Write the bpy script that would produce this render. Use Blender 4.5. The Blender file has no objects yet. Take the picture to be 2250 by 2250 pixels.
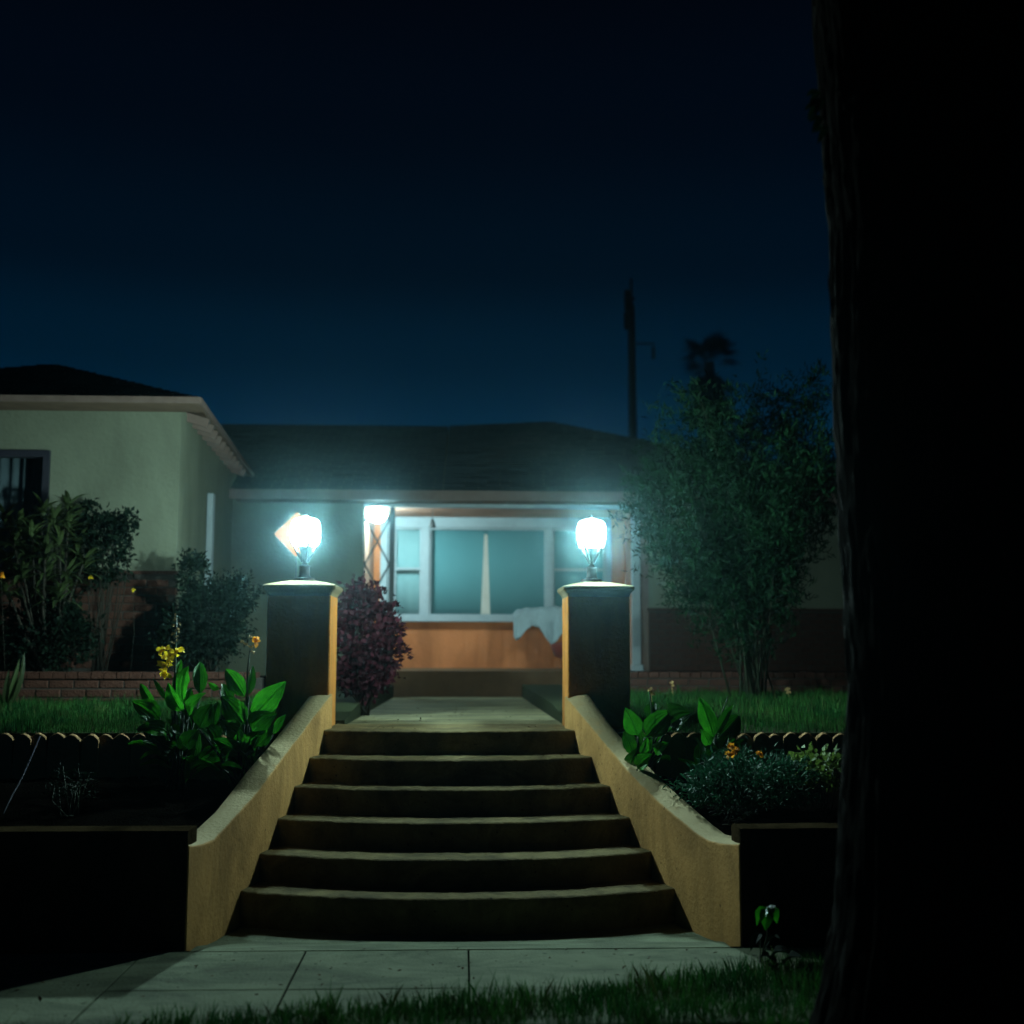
import bpy, math, random
import numpy as np
from mathutils import Vector, Matrix, noise
SC = bpy.context.scene
COL = SC.collection
rad = math.radians

# ------------------------------------------------------------------ camera
F_PX, YAW, PITCH, ROLL, EYE = 2617.6, .0414, .1121, -.0025, 1.5775

def cam_axes():
    cy, sy, cp, sp = math.cos(YAW), math.sin(YAW), math.cos(PITCH), math.sin(PITCH)
    cr, sr = math.cos(ROLL), math.sin(ROLL)
    f = np.array([sy * cp, cy * cp, sp]); r = np.array([cy, -sy, 0.]); d = np.cross(f, r)
    return cr * r + sr * d, -sr * r + cr * d, f
AX_R, AX_D, AX_F = cam_axes()
cam_data = bpy.data.cameras.new('camera'); cam = bpy.data.objects.new('camera', cam_data); COL.objects.link(cam)
cam.matrix_world = Matrix(((AX_R[0], -AX_D[0], -AX_F[0], 0), (AX_R[1], -AX_D[1], -AX_F[1], 0),
                           (AX_R[2], -AX_D[2], -AX_F[2], EYE), (0, 0, 0, 1)))
cam_data.sensor_width = 36; cam_data.lens = 36 * F_PX / 2250
cam_data.clip_start = .05; cam_data.clip_end = 1000
cam_data.dof.use_dof = True; cam_data.dof.focus_distance = 7.6; cam_data.dof.aperture_fstop = 1.15
SC.camera = cam

def at(px, py, Y):
    """the point of the place seen at photo pixel px, py that lies Y metres away"""
    d = AX_R * (px - 1125) / F_PX + AX_D * (py - 1125) / F_PX + AX_F
    return np.array([0, 0, EYE]) + d * (Y / d[1])

# ------------------------------------------------------------------ night sky
W = bpy.data.worlds.new('World'); SC.world = W; W.use_nodes = True
nt = W.node_tree; nt.nodes.clear()
tc = nt.nodes.new('ShaderNodeTexCoord'); sx = nt.nodes.new('ShaderNodeSeparateXYZ')
cr_ = nt.nodes.new('ShaderNodeValToRGB'); bg = nt.nodes.new('ShaderNodeBackground'); wo = nt.nodes.new('ShaderNodeOutputWorld')
nt.links.new(tc.outputs['Generated'], sx.inputs[0]); nt.links.new(sx.outputs['Z'], cr_.inputs[0])
nt.links.new(cr_.outputs[0], bg.inputs[0]); nt.links.new(bg.outputs[0], wo.inputs[0])
stops = [(0.0, (.0006, .022, .052)), (.17, (.0003, .0170, .0415)), (.24, (.0002, .0095, .0235)), (.31, (.0002, .0044, .0115)), (.42, (.0003, .0022, .0060)),
         (.52, (.0004, .0013, .0036)), (1.0, (.0004, .0010, .0030))]
el = cr_.color_ramp.elements
while len(el) > 1: el.remove(el[-1])
el[0].position = stops[0][0]; el[0].color = (*stops[0][1], 1)
for p_, c_ in stops[1:]:
    e_ = el.new(p_); e_.color = (*c_, 1)
cr_.color_ramp.interpolation = 'EASE'
bg.inputs[1].default_value = 1.0

# ------------------------------------------------------------------ exposure and renderer
SC.view_settings.view_transform = 'Standard'; SC.view_settings.look = 'None'
SC.view_settings.exposure = 0; SC.view_settings.gamma = 1; SC.view_settings.use_curve_mapping = False
cy_ = SC.cycles
cy_.use_denoising = True
try:
    cy_.denoiser = 'OPENIMAGEDENOISE'; cy_.denoising_input_passes = 'RGB_ALBEDO_NORMAL'
except Exception: pass
cy_.max_bounces = 6; cy_.diffuse_bounces = 1; cy_.glossy_bounces = 3; cy_.transparent_max_bounces = 12
cy_.transmission_bounces = 4; cy_.volume_bounces = 0
cy_.sample_clamp_indirect = 2.0; cy_.sample_clamp_direct = 0
cy_.caustics_reflective = False; cy_.caustics_refractive = False
cy_.use_light_tree = True

LAMP_COL = (.64, 1.0, .97); LAMP_L = 4000.0; JAR_L = 3.0
PORCH_COL = (.56, .95, 1.0); PORCH_L = 285.0
BLOOM_DENSITY = .0017  # density of the volume added for lens bloom

# ------------------------------------------------------------------ materials
MATS = {}
def mat(name, c1, c2=None, scale=4., rough=.8, bump=0., bscale=60., spec=.3, detail=5., stretch=None, island=0.,
        translucent=0., tcol=None, metal=0., contrast=.25, worn=None, objrand=0., grime=0., gscale=1.3, gstretch=(1, 1, 1), spots=0.):
    if name in MATS: return MATS[name]
    m = bpy.data.materials.new(name); m.use_nodes = True; MATS[name] = m
    t = m.node_tree; n = t.nodes; l = t.links; n.clear()
    out = n.new('ShaderNodeOutputMaterial'); b = n.new('ShaderNodeBsdfPrincipled')
    b.inputs['Roughness'].default_value = rough; b.inputs['Specular IOR Level'].default_value = spec
    b.inputs['Metallic'].default_value = metal
    co = n.new('ShaderNodeTexCoord'); vec = co.outputs['Object']
    if stretch:
        mp = n.new('ShaderNodeMapping'); mp.inputs['Scale'].default_value = stretch
        l.new(vec, mp.inputs[0]); vec = mp.outputs[0]
    col = None
    if c2 is not None:
        nz = n.new('ShaderNodeTexNoise'); nz.inputs['Scale'].default_value = scale; nz.inputs['Detail'].default_value = detail
        nz.inputs['Roughness'].default_value = .62
        l.new(vec, nz.inputs['Vector'])
        r = n.new('ShaderNodeValToRGB'); r.color_ramp.elements[0].position = .5 - contrast; r.color_ramp.elements[1].position = .5 + contrast
        r.color_ramp.elements[0].color = (*c1, 1); r.color_ramp.elements[1].color = (*c2, 1)
        l.new(nz.outputs['Fac'], r.inputs[0]); col = r.outputs[0]
    else:
        rg = n.new('ShaderNodeRGB'); rg.outputs[0].default_value = (*c1, 1); col = rg.outputs[0]
    if island:
        g = n.new('ShaderNodeNewGeometry'); mr = n.new('ShaderNodeMapRange')
        mr.inputs[3].default_value = 1 - island; mr.inputs[4].default_value = 1 + island
        l.new(g.outputs['Random Per Island'], mr.inputs[0])
        vm = n.new('ShaderNodeVectorMath'); vm.operation = 'SCALE'
        l.new(col, vm.inputs[0]); l.new(mr.outputs[0], vm.inputs['Scale']); col = vm.outputs[0]
    if grime:
        gm = n.new('ShaderNodeMapping'); gm.inputs['Scale'].default_value = gstretch; l.new(co.outputs['Object'], gm.inputs[0])
        gz_ = n.new('ShaderNodeTexNoise'); gz_.inputs['Scale'].default_value = gscale; gz_.inputs['Detail'].default_value = 9; gz_.inputs['Roughness'].default_value = .68; gz_.inputs['Distortion'].default_value = .6
        l.new(gm.outputs[0], gz_.inputs['Vector']); gr = n.new('ShaderNodeMapRange'); gr.inputs[1].default_value = .42; gr.inputs[2].default_value = .64; gr.inputs[3].default_value = 1; gr.inputs[4].default_value = 1 - grime
        l.new(gz_.outputs['Fac'], gr.inputs[0]); gv = n.new('ShaderNodeVectorMath'); gv.operation = 'SCALE'; l.new(col, gv.inputs[0]); l.new(gr.outputs[0], gv.inputs['Scale']); col = gv.outputs[0]
    if spots:
        vo_ = n.new('ShaderNodeTexVoronoi'); vo_.inputs['Scale'].default_value = spots; vo_.inputs['Randomness'].default_value = 1; l.new(co.outputs['Object'], vo_.inputs['Vector'])
        sn = n.new('ShaderNodeTexNoise'); sn.inputs['Scale'].default_value = spots * .35; l.new(co.outputs['Object'], sn.inputs['Vector'])
        sm_ = n.new('ShaderNodeMath'); sm_.operation = 'MULTIPLY_ADD'; sm_.inputs[1].default_value = -.42; sm_.inputs[2].default_value = .29; l.new(sn.outputs['Fac'], sm_.inputs[0])
        s2 = n.new('ShaderNodeMath'); s2.operation = 'GREATER_THAN'; l.new(vo_.outputs['Distance'], s2.inputs[0]); l.new(sm_.outputs[0], s2.inputs[1])
        s3 = n.new('ShaderNodeMapRange'); s3.inputs[3].default_value = .4; l.new(s2.outputs[0], s3.inputs[0])
        sv = n.new('ShaderNodeVectorMath'); sv.operation = 'SCALE'; l.new(col, sv.inputs[0]); l.new(s3.outputs[0], sv.inputs['Scale']); col = sv.outputs[0]
    if worn:
        gn = n.new('ShaderNodeNewGeometry'); sz = n.new('ShaderNodeSeparateXYZ'); l.new(gn.outputs['Normal'], sz.inputs[0])
        wn = n.new('ShaderNodeTexNoise'); wn.inputs['Scale'].default_value = 11; wn.inputs['Detail'].default_value = 6; l.new(vec, wn.inputs['Vector'])
        ad = n.new('ShaderNodeMath'); ad.operation = 'MULTIPLY_ADD'; ad.inputs[1].default_value = .5; l.new(wn.outputs['Fac'], ad.inputs[0]); l.new(sz.outputs['Z'], ad.inputs[2])
        w2 = n.new('ShaderNodeMapRange'); w2.inputs[1].default_value = .85; w2.inputs[2].default_value = 1.15; l.new(ad.outputs[0], w2.inputs[0])
        mc = n.new('ShaderNodeMix'); mc.data_type = 'RGBA'; mc.inputs[7].default_value = (*worn, 1)
        l.new(w2.outputs[0], mc.inputs[0]); l.new(col, mc.inputs[6]); col = mc.outputs[2]
    if objrand:
        pw_ = n.new('ShaderNodeMath'); pw_.operation = 'POWER'; pw_.inputs[1].default_value = 1.5; oi = n.new('ShaderNodeObjectInfo'); mo = n.new('ShaderNodeMapRange'); mo.inputs[3].default_value = 1 - objrand; mo.inputs[4].default_value = 1 + objrand * .5
        l.new(oi.outputs['Random'], pw_.inputs[0]); l.new(pw_.outputs[0], mo.inputs[0]); vo = n.new('ShaderNodeVectorMath'); vo.operation = 'SCALE'; l.new(col, vo.inputs[0]); l.new(mo.outputs[0], vo.inputs['Scale']); col = vo.outputs[0]
    l.new(col, b.inputs['Base Color'])
    if bump:
        nb = n.new('ShaderNodeTexNoise'); nb.inputs['Scale'].default_value = bscale; nb.inputs['Detail'].default_value = 6
        l.new(vec, nb.inputs['Vector'])
        bp = n.new('ShaderNodeBump'); bp.inputs['Strength'].default_value = bump; bp.inputs['Distance'].default_value = .02
        l.new(nb.outputs['Fac'], bp.inputs['Height']); l.new(bp.outputs[0], b.inputs['Normal'])
    sh = b.outputs[0]
    if translucent:
        tr = n.new('ShaderNodeBsdfTranslucent'); mx = n.new('ShaderNodeMixShader'); mx.inputs[0].default_value = translucent
        if tcol: tr.inputs[0].default_value = (*tcol, 1)
        else: l.new(col, tr.inputs[0])
        l.new(sh, mx.inputs[1]); l.new(tr.outputs[0], mx.inputs[2]); sh = mx.outputs[0]
    l.new(sh, out.inputs[0])
    return m

def glow_mat(name, col, strength):
    m = bpy.data.materials.new(name); m.use_nodes = True; n = m.node_tree.nodes; n.clear()
    o = n.new('ShaderNodeOutputMaterial'); e = n.new('ShaderNodeEmission')
    e.inputs[0].default_value = (*col, 1); e.inputs[1].default_value = strength
    m.node_tree.links.new(e.outputs[0], o.inputs[0]); return m

def glass_mat(name, tint=(.98, 1, 1), refl=.08):
    m = bpy.data.materials.new(name); m.use_nodes = True; n = m.node_tree.nodes; l = m.node_tree.links; n.clear()
    o = n.new('ShaderNodeOutputMaterial'); t = n.new('ShaderNodeBsdfTransparent'); t.inputs[0].default_value = (*tint, 1)
    g = n.new('ShaderNodeBsdfGlossy'); g.inputs['Roughness'].default_value = .38
    fr = n.new('ShaderNodeFresnel'); fr.inputs[0].default_value = 1.12
    mx = n.new('ShaderNodeMixShader'); l.new(fr.outputs[0], mx.inputs[0]); l.new(t.outputs[0], mx.inputs[1]); l.new(g.outputs[0], mx.inputs[2])
    l.new(mx.outputs[0], o.inputs[0]); return m

M_WALLPAINT = mat('ochre_stucco', (.43, .215, .066), (.57, .295, .096), 3.2, .85, .4, 38, .15, worn=(.36, .27, .145), grime=.5, gscale=2.2, gstretch=(1, 1, .45), spots=16)
M_PILLAR = mat('ochre_pillar_stucco', (.46, .165, .032), (.60, .225, .045), 5, .88, .5, 45, .15, grime=.4, gscale=3, gstretch=(1, 1, .4))
M_CAPTOP = mat('pale_cast_stone', (.12, .085, .035), (.18, .13, .06), 9, .8, .35, 60, .25)
M_STEP = mat('step_concrete', (.115, .084, .035), (.215, .158, .070), 6, .9, .5, 50, .15, grime=.55, gscale=3.2, spots=19)
M_CONC = mat('pavement_concrete', (.15, .168, .108), (.235, .255, .17), 2.6, .88, .4, 60, .15, grime=.5, gscale=1.7, gstretch=(1, 2.2, 1), spots=9)
M_PATH = mat('path_concrete', (.16, .135, .068), (.30, .26, .145), 2.2, .85, .4, 60, .15, grime=.65, gscale=1.6, gstretch=(.5, 2.5, 1), spots=9)
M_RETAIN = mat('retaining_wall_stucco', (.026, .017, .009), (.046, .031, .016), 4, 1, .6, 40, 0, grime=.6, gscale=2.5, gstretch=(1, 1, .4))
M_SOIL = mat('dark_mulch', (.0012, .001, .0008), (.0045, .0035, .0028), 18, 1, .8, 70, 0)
M_LAWNSOIL = mat('lawn_soil', (.02, .024, .012), (.035, .04, .018), 9, .95, .6, 40, .1)
M_GROUND = mat('ground_earth', (.02, .02, .014), (.035, .034, .024), 1.5, .95, .4, 20, .1)
M_TILE = mat('terracotta_edging', (.26, .14, .065), (.36, .21, .10), 12, .85, .4, 60, .2)
M_BRICK = mat('red_brick', (.045, .0165, .0105), (.085, .034, .023), 14, .9, .5, 60, .15, island=0)
M_BRICK2 = mat('brown_brick', (.04, .016, .012), (.07, .03, .022), 14, .9, .5, 60, .15)
M_MORTAR = mat('mortar', (.035, .029, .025), (.052, .044, .038), 20, .95, .3, 80, .1)
M_CREAM = mat('cream_stucco', (.145, .148, .104), (.178, .184, .130), 2.2, .9, .45, 26, .1, grime=.22, gscale=.8, gstretch=(1, 1, .5))
M_SALMON = mat('salmon_stucco', (.55, .165, .062), (.68, .215, .082), 2.0, .88, .4, 26, .1, grime=.35, gscale=1.4, gstretch=(1, 1, .4))
M_SALMON_GLARE = mat('overexposed_salmon_paint', (.50, .25, .17), (.60, .31, .215), 2.0, .88, .4, 26, .1, grime=.3, gscale=1.4, gstretch=(1, 1, .4))  # salmon paint made pinker, the porch lamp's overexposure put into the colour
M_WHITE = mat('white_trim_paint', (.28, .31, .33), (.35, .38, .40), 8, .55, .1, 40, .35)
M_FASCIA = mat('weathered_fascia_paint', (.12, .075, .06), (.17, .11, .09), 7, .7, .2, 40, .25)
M_SOFFIT = mat('brown_soffit_boards', (.10, .06, .04), (.15, .095, .065), 6, .8, .2, 40, .2)
M_ROOF = mat('asphalt_shingles', (.010, .011, .012), (.026, .027, .029), 10, .92, .5, 90, .2, island=.35)
M_RISERBR = mat('brown_step_paint', (.10, .05, .024), (.15, .078, .04), 5, .8, .3, 60, .2)
M_DARKFRAME = mat('dark_window_frame', (.015, .014, .022), (.03, .028, .036), 8, .5, 0, 40, .4)
M_CURTAIN = mat('pale_curtain_cloth', (.24, .36, .37), (.30, .43, .44), 3, .9, .1, 30, .1)
M_SHADE = mat('teal_grey_roller_shade', (.11, .25, .27), (.135, .29, .31), 1.2, .9, .06, 30, .1)
M_DARKCURT = mat('dim_curtain_cloth', (.07, .09, .10), (.11, .135, .15), 3, .9, .1, 30, .1)
M_IRON = mat('black_iron', (.010, .011, .012), (.020, .021, .022), 14, .5, .2, 60, .5)
M_LAMPMETAL = mat('grey_black_cast_metal', (.010, .012, .013), (.018, .021, .022), 20, .45, .15, 80, .4)
M_SIGN = mat('yellow_sign_paint', (.26, .056, .001), (.31, .067, .002), 6, .6, 0, 40, .3)
M_CLOTH = mat('pale_blue_white_cloth', (.40, .46, .50), (.54, .60, .64), 5, .9, .2, 40, .1, translucent=.25)
M_REDPOT = mat('dark_red_glazed_pot', (.20, .035, .03), (.28, .06, .05), 6, .5, .1, 40, .4)
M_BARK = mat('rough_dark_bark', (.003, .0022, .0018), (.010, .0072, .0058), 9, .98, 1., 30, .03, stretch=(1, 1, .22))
M_TWIG = mat('brown_twig', (.010, .008, .005), (.022, .018, .012), 10, .9, .3, 40, .2)
M_CANE = mat('pale_green_cane', (.014, .020, .010), (.030, .036, .020), 12, .7, .2, 40, .3)
M_CANNA = mat('canna_leaf', (.008, .13, .006), (.045, .30, .012), 6, .38, .15, 30, .5, translucent=.38, stretch=(3, 3, 3), objrand=.86)
M_CANNASTEM = mat('canna_stalk', (.008, .018, .008), (.014, .028, .010), 8, .6, 0, 40, .3)
M_GRASS = mat('lawn_grass_blade', (.005, .055, .012), (.034, .118, .020), 2.6, .7, 0, 40, .15, island=.5, translucent=.4, contrast=.14)
M_DRYGRASS = mat('dry_grass_blade', (.035, .055, .014), (.06, .08, .022), 3, .8, 0, 40, .15, island=.4, translucent=.3)
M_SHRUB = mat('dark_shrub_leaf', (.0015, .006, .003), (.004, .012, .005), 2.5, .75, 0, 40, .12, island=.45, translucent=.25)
M_BAMBOO = mat('feathery_shrub_leaf', (.0015, .015, .005), (.005, .028, .008), 2, .75, 0, 40, .12, island=.5, translucent=.35)
M_OLEANDER = mat('long_pale_leaf', (.024, .040, .013), (.045, .062, .018), 2.5, .5, 0, 40, .4, island=.4, translucent=.3)
M_PURPLE = mat('burgundy_leaf', (.018, .002, .005), (.042, .006, .011), 3, .75, 0, 40, .12, island=.45, translucent=.3)
M_MARI = mat('feathery_marigold_leaf', (.008, .05, .022), (.018, .085, .04), 3, .6, 0, 40, .25, island=.45, translucent=.25)
M_LIME = mat('yellow_green_leaf', (.09, .15, .025), (.15, .22, .045), 3, .5, 0, 40, .35, island=.35, translucent=.4)
M_YELLOW = mat('yellow_petal', (.72, .46, .015), (.82, .58, .03), 6, .6, 0, 40, .2, island=.2, translucent=.4)
M_ORANGE = mat('orange_petal', (.75, .27, .015), (.85, .38, .03), 6, .6, 0, 40, .2, island=.25, translucent=.35)
M_PODS = mat('dry_seed_pod', (.28, .17, .07), (.42, .27, .11), 9, .8, 0, 40, .2, island=.3)
M_SILH = mat('far_tree_leaf', (.02, .03, .02), (.035, .05, .03), 1, .8, 0, 40, .1, island=.3)
M_PALMTRUNK = mat('palm_trunk_bark', (.05, .04, .03), (.09, .07, .05), 4, .9, .4, 10, .1)
M_POLE = mat('tarred_pole_wood', (.03, .024, .018), (.06, .05, .04), 5, .9, .3, 30, .1, stretch=(1, 1, .1))
M_CORD = mat('violet_grey_cord', (.012, .010, .018), (.022, .020, .033), 9, .7, 0, 40, .2)
M_GLASS = glass_mat('window_glass')
M_LAMP = glow_mat('lit_bulb', LAMP_COL, LAMP_L)
M_JAR = glow_mat('glowing_jar_glass', LAMP_COL, JAR_L)
_t = M_JAR.node_tree; _a = _t.nodes.new('ShaderNodeAddShader'); _b = _t.nodes.new('ShaderNodeBsdfTransparent')
_b.inputs[0].default_value = (.95, .98, .98, 1)
_e = [q for q in _t.nodes if q.type == 'EMISSION'][0]; _o = [q for q in _t.nodes if q.type == 'OUTPUT_MATERIAL'][0]
_t.links.new(_e.outputs[0], _a.inputs[0]); _t.links.new(_b.outputs[0], _a.inputs[1]); _t.links.new(_a.outputs[0], _o.inputs[0])
M_PORCHGLOW = glow_mat('lit_porch_glass', PORCH_COL, PORCH_L)

# ------------------------------------------------------------------ building helpers
def root_loc(o):
    while o is not None and o.parent is not None: o = o.parent
    return np.array(o.location) if o is not None else np.zeros(3)

def link_mesh(name, V, Fc, m, parent=None, smooth=False, origin=None):
    me = bpy.data.meshes.new(name)
    V = np.asarray(V, float)
    off = root_loc(parent) if parent is not None else (np.zeros(3) if origin is None else np.asarray(origin, float))
    V = V - off
    if isinstance(Fc, np.ndarray):
        k = Fc.shape[1]; nf = len(Fc)
        me.vertices.add(len(V)); me.vertices.foreach_set('co', V.astype(np.float32).ravel())
        me.loops.add(nf * k); me.loops.foreach_set('vertex_index', Fc.astype(np.int32).ravel())
        me.polygons.add(nf); me.polygons.foreach_set('loop_start', np.arange(0, nf * k, k, dtype=np.int32))
        me.polygons.foreach_set('loop_total', np.full(nf, k, dtype=np.int32))
        me.update(calc_edges=True)
    else:
        me.from_pydata([tuple(v) for v in V], [], Fc); me.update()
    me.materials.append(m)
    if smooth: me.polygons.foreach_set('use_smooth', np.ones(len(me.polygons), dtype=bool))
    o = bpy.data.objects.new(name, me); COL.objects.link(o)
    if parent is not None: o.parent = parent
    elif origin is not None: o.location = origin
    return o

def tag(o, label=None, cat=None, group=None, kind=None):
    if label: o['label'] = label
    if cat: o['category'] = cat
    if group: o['group'] = group
    if kind: o['kind'] = kind
    return o

def thing(name, loc, label, cat, group=None):
    o = bpy.data.objects.new(name, None); COL.objects.link(o); o.location = [float(v) for v in loc]
    o.empty_display_size = .1
    return tag(o, label, cat, group)

class MB:
    def __init__(s): s.v = []; s.f = []
    def add(s, V, Fc):
        b = len(s.v); s.v += [tuple(float(c) for c in v) for v in V]; s.f += [tuple(i + b for i in f) for f in Fc]; return s
    def box(s, x0, x1, y0, y1, z0, z1):
        V = [(x0, y0, z0), (x1, y0, z0), (x1, y1, z0), (x0, y1, z0), (x0, y0, z1), (x1, y0, z1), (x1, y1, z1), (x0, y1, z1)]
        return s.add(V, [(3, 2, 1, 0), (4, 5, 6, 7), (0, 1, 5, 4), (1, 2, 6, 5), (2, 3, 7, 6), (3, 0, 4, 7)])
    def bar(s, a, b, w, h=None, up=(0, 0, 1)):
        a = np.array(a, float); b = np.array(b, float); h = w if h is None else h
        d = b - a; d /= np.linalg.norm(d); u = np.array(up, float)
        if abs(d @ u) > .95: u = np.array([0, 1., 0])
        sd = np.cross(d, u); sd /= np.linalg.norm(sd); n = np.cross(sd, d)
        V = [p + sd * i * w / 2 + n * j * h / 2 for p in (a, b) for i, j in ((-1, -1), (1, -1), (1, 1), (-1, 1))]
        return s.add(V, [(3, 2, 1, 0), (4, 5, 6, 7), (0, 1, 5, 4), (1, 2, 6, 5), (2, 3, 7, 6), (3, 0, 4, 7)])
    def tube(s, pts, radii, n=7, cap=True):
        pts = [np.array(p, float) for p in pts]
        if np.isscalar(radii): radii = [radii] * len(pts)
        V = []; ref = np.array([.31, .87, .2])
        for i, p in enumerate(pts):
            d = pts[min(i + 1, len(pts) - 1)] - pts[max(i - 1, 0)]; d = d / (np.linalg.norm(d) + 1e-9)
            a = np.cross(d, ref); a /= np.linalg.norm(a) + 1e-9; b = np.cross(d, a)
            V += [p + radii[i] * (math.cos(2 * math.pi * k / n) * a + math.sin(2 * math.pi * k / n) * b) for k in range(n)]
        Fc = [(i * n + k, i * n + (k + 1) % n, (i + 1) * n + (k + 1) % n, (i + 1) * n + k) for i in range(len(pts) - 1) for k in range(n)]
        if cap: Fc += [tuple(range(n))[::-1], tuple((len(pts) - 1) * n + k for k in range(n))]
        return s.add(V, Fc)
    def lathe(s, prof, c, n=20, cap=True):
        V = [(c[0] + r * math.cos(2 * math.pi * k / n), c[1] + r * math.sin(2 * math.pi * k / n), c[2] + z) for r, z in prof for k in range(n)]
        Fc = [(i * n + k, i * n + (k + 1) % n, (i + 1) * n + (k + 1) % n, (i + 1) * n + k) for i in range(len(prof) - 1) for k in range(n)]
        if cap: Fc += [tuple(range(n))[::-1], tuple((len(prof) - 1) * n + k for k in range(n))]
        return s.add(V, Fc)
    def loft(s, secs, cap=True):
        n = len(secs[0]); V = [p for q in secs for p in q]
        Fc = [(i * n + k, i * n + (k + 1) % n, (i + 1) * n + (k + 1) % n, (i + 1) * n + k) for i in range(len(secs) - 1) for k in range(n)]
        if cap: Fc += [tuple(range(n))[::-1], tuple((len(secs) - 1) * n + k for k in range(n))]
        return s.add(V, Fc)
    def vleaf(s, base, tip, w, up=(0, -.6, 1), bend=.12, fold=.25, n=10, wave=.1, droop=0., seed=0):
        """a broad leaf: raised midrib, pleated side veins, slightly ragged waving margin"""
        rn = random.Random(seed); base = np.array(base, float); tip = np.array(tip, float); ax = tip - base; L = np.linalg.norm(ax); ax /= L
        sd = np.cross(ax, np.array(up, float)); sd /= np.linalg.norm(sd) + 1e-9; nm = np.cross(sd, ax); m = 6; V = []; ph = rn.uniform(0, 6)
        for i in range(n + 1):
            t = i / n; hw = w / 2 * max(.015, math.sin(math.pi * t ** .8)) ** .9 * (1 if 0 < i < n else .3)
            c = base + ax * L * t + nm * bend * L * 4 * t * (1 - t) + np.array([0, 0, -1.]) * droop * L * max(0, t - .5) ** 2 * 4
            rag = [1 + rn.uniform(-.09, .04), 1 + rn.uniform(-.09, .04)]
            for k in range(-m, m + 1):
                u = k / m; e = abs(u); r_ = rag[0 if u < 0 else 1] if abs(k) == m else 1
                z = fold * hw * e * (1 + .35 * e) + wave * hw * e * e * math.sin(t * 13 + ph + (2 if u < 0 else 0)) + (.028 * w if abs(k) % 2 else 0) * (1 - e * .4) - (.04 * w if k == 0 else 0)
                V.append(c + sd * hw * u * r_ + ax * L * .05 * e + nm * z)
        q = 2 * m + 1
        return s.add(V, [(i * q + k, i * q + k + 1, (i + 1) * q + k + 1, (i + 1) * q + k) for i in range(n) for k in range(q - 1)])
    def leaf(s, base, tip, w, up=(0, -.6, 1), bend=.12, fold=.25, n=6, blunt=.85, wave=0., droop=0.):
        base = np.array(base, float); tip = np.array(tip, float); ax = tip - base; L = np.linalg.norm(ax); ax /= L
        sd = np.cross(ax, np.array(up, float)); sd /= np.linalg.norm(sd) + 1e-9; nm = np.cross(sd, ax)
        V = []
        for i in range(n + 1):
            t = i / n; hw = w / 2 * max(.02, math.sin(math.pi * t ** blunt)) ** .85 if 0 < i < n else w * .02
            c = base + ax * L * t + nm * bend * L * 4 * t * (1 - t) + np.array([0, 0, -1.]) * droop * L * max(0, t - .5) ** 2 * 4
            k = wave * hw * math.sin(t * 11)
            V += [c - sd * hw + nm * (fold * hw + k), c, c + sd * hw + nm * (fold * hw - k)]
        Fc = []
        for i in range(n):
            a = 3 * i; Fc += [(a, a + 1, a + 4, a + 3), (a + 1, a + 2, a + 5, a + 4)]
        return s.add(V, Fc)
    def build(s, name, m, parent=None, smooth=False, origin=None):
        return link_mesh(name, np.array(s.v), s.f, m, parent, smooth, origin)

def bevel(o, w=.01, seg=2):
    md = o.modifiers.new('Bevel', 'BEVEL'); md.width = w; md.segments = seg; md.limit_method = 'ANGLE'; md.angle_limit = rad(40); return o

def leaves(pos, out, rng, ln, asp, upb=.15, spread=.9, flat=.5):
    """many small leaves: folded four-corner blades at pos, pointing outward"""
    n = len(pos)
    d = out + rng.normal(0, spread, (n, 3)) + np.array([0, 0, upb]); d /= np.linalg.norm(d, axis=1)[:, None] + 1e-9
    r = rng.normal(0, 1, (n, 3)) * (1 - flat) + np.array([0, 0, flat]); sd = np.cross(d, r); sd /= np.linalg.norm(sd, axis=1)[:, None] + 1e-9
    nm = np.cross(sd, d); L = rng.uniform(ln[0], ln[1], n)[:, None]; w = L * asp * rng.uniform(.8, 1.2, n)[:, None]
    b = pos; tp = pos + d * L - nm * L * .12
    m1 = pos + d * L * .45 - sd * w / 2 + nm * w * .14; m2 = pos + d * L * .45 + sd * w / 2 + nm * w * .14
    V = np.stack([b, m1, tp, m2], 1).reshape(-1, 3)
    return V, np.arange(4 * n).reshape(-1, 4)

def clumps(c, r, k, per, sig, rng, shell=.55):
    """leaf positions in k clumps spread through an ellipsoid, favouring its outside"""
    c = np.array(c, float); r = np.array(r, float)
    d = rng.normal(0, 1, (k, 3)); d /= np.linalg.norm(d, axis=1)[:, None]
    cc = d * (rng.uniform(shell ** 3, 1, k) ** (1 / 3))[:, None] * rng.uniform(.75, 1.08, k)[:, None]
    cen = c + cc * r
    p = np.repeat(cen, per, 0) + rng.normal(0, 1, (k * per, 3)) * sig
    o = p - c; o /= np.linalg.norm(o, axis=1)[:, None] + 1e-9
    return p, o, cen

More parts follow.
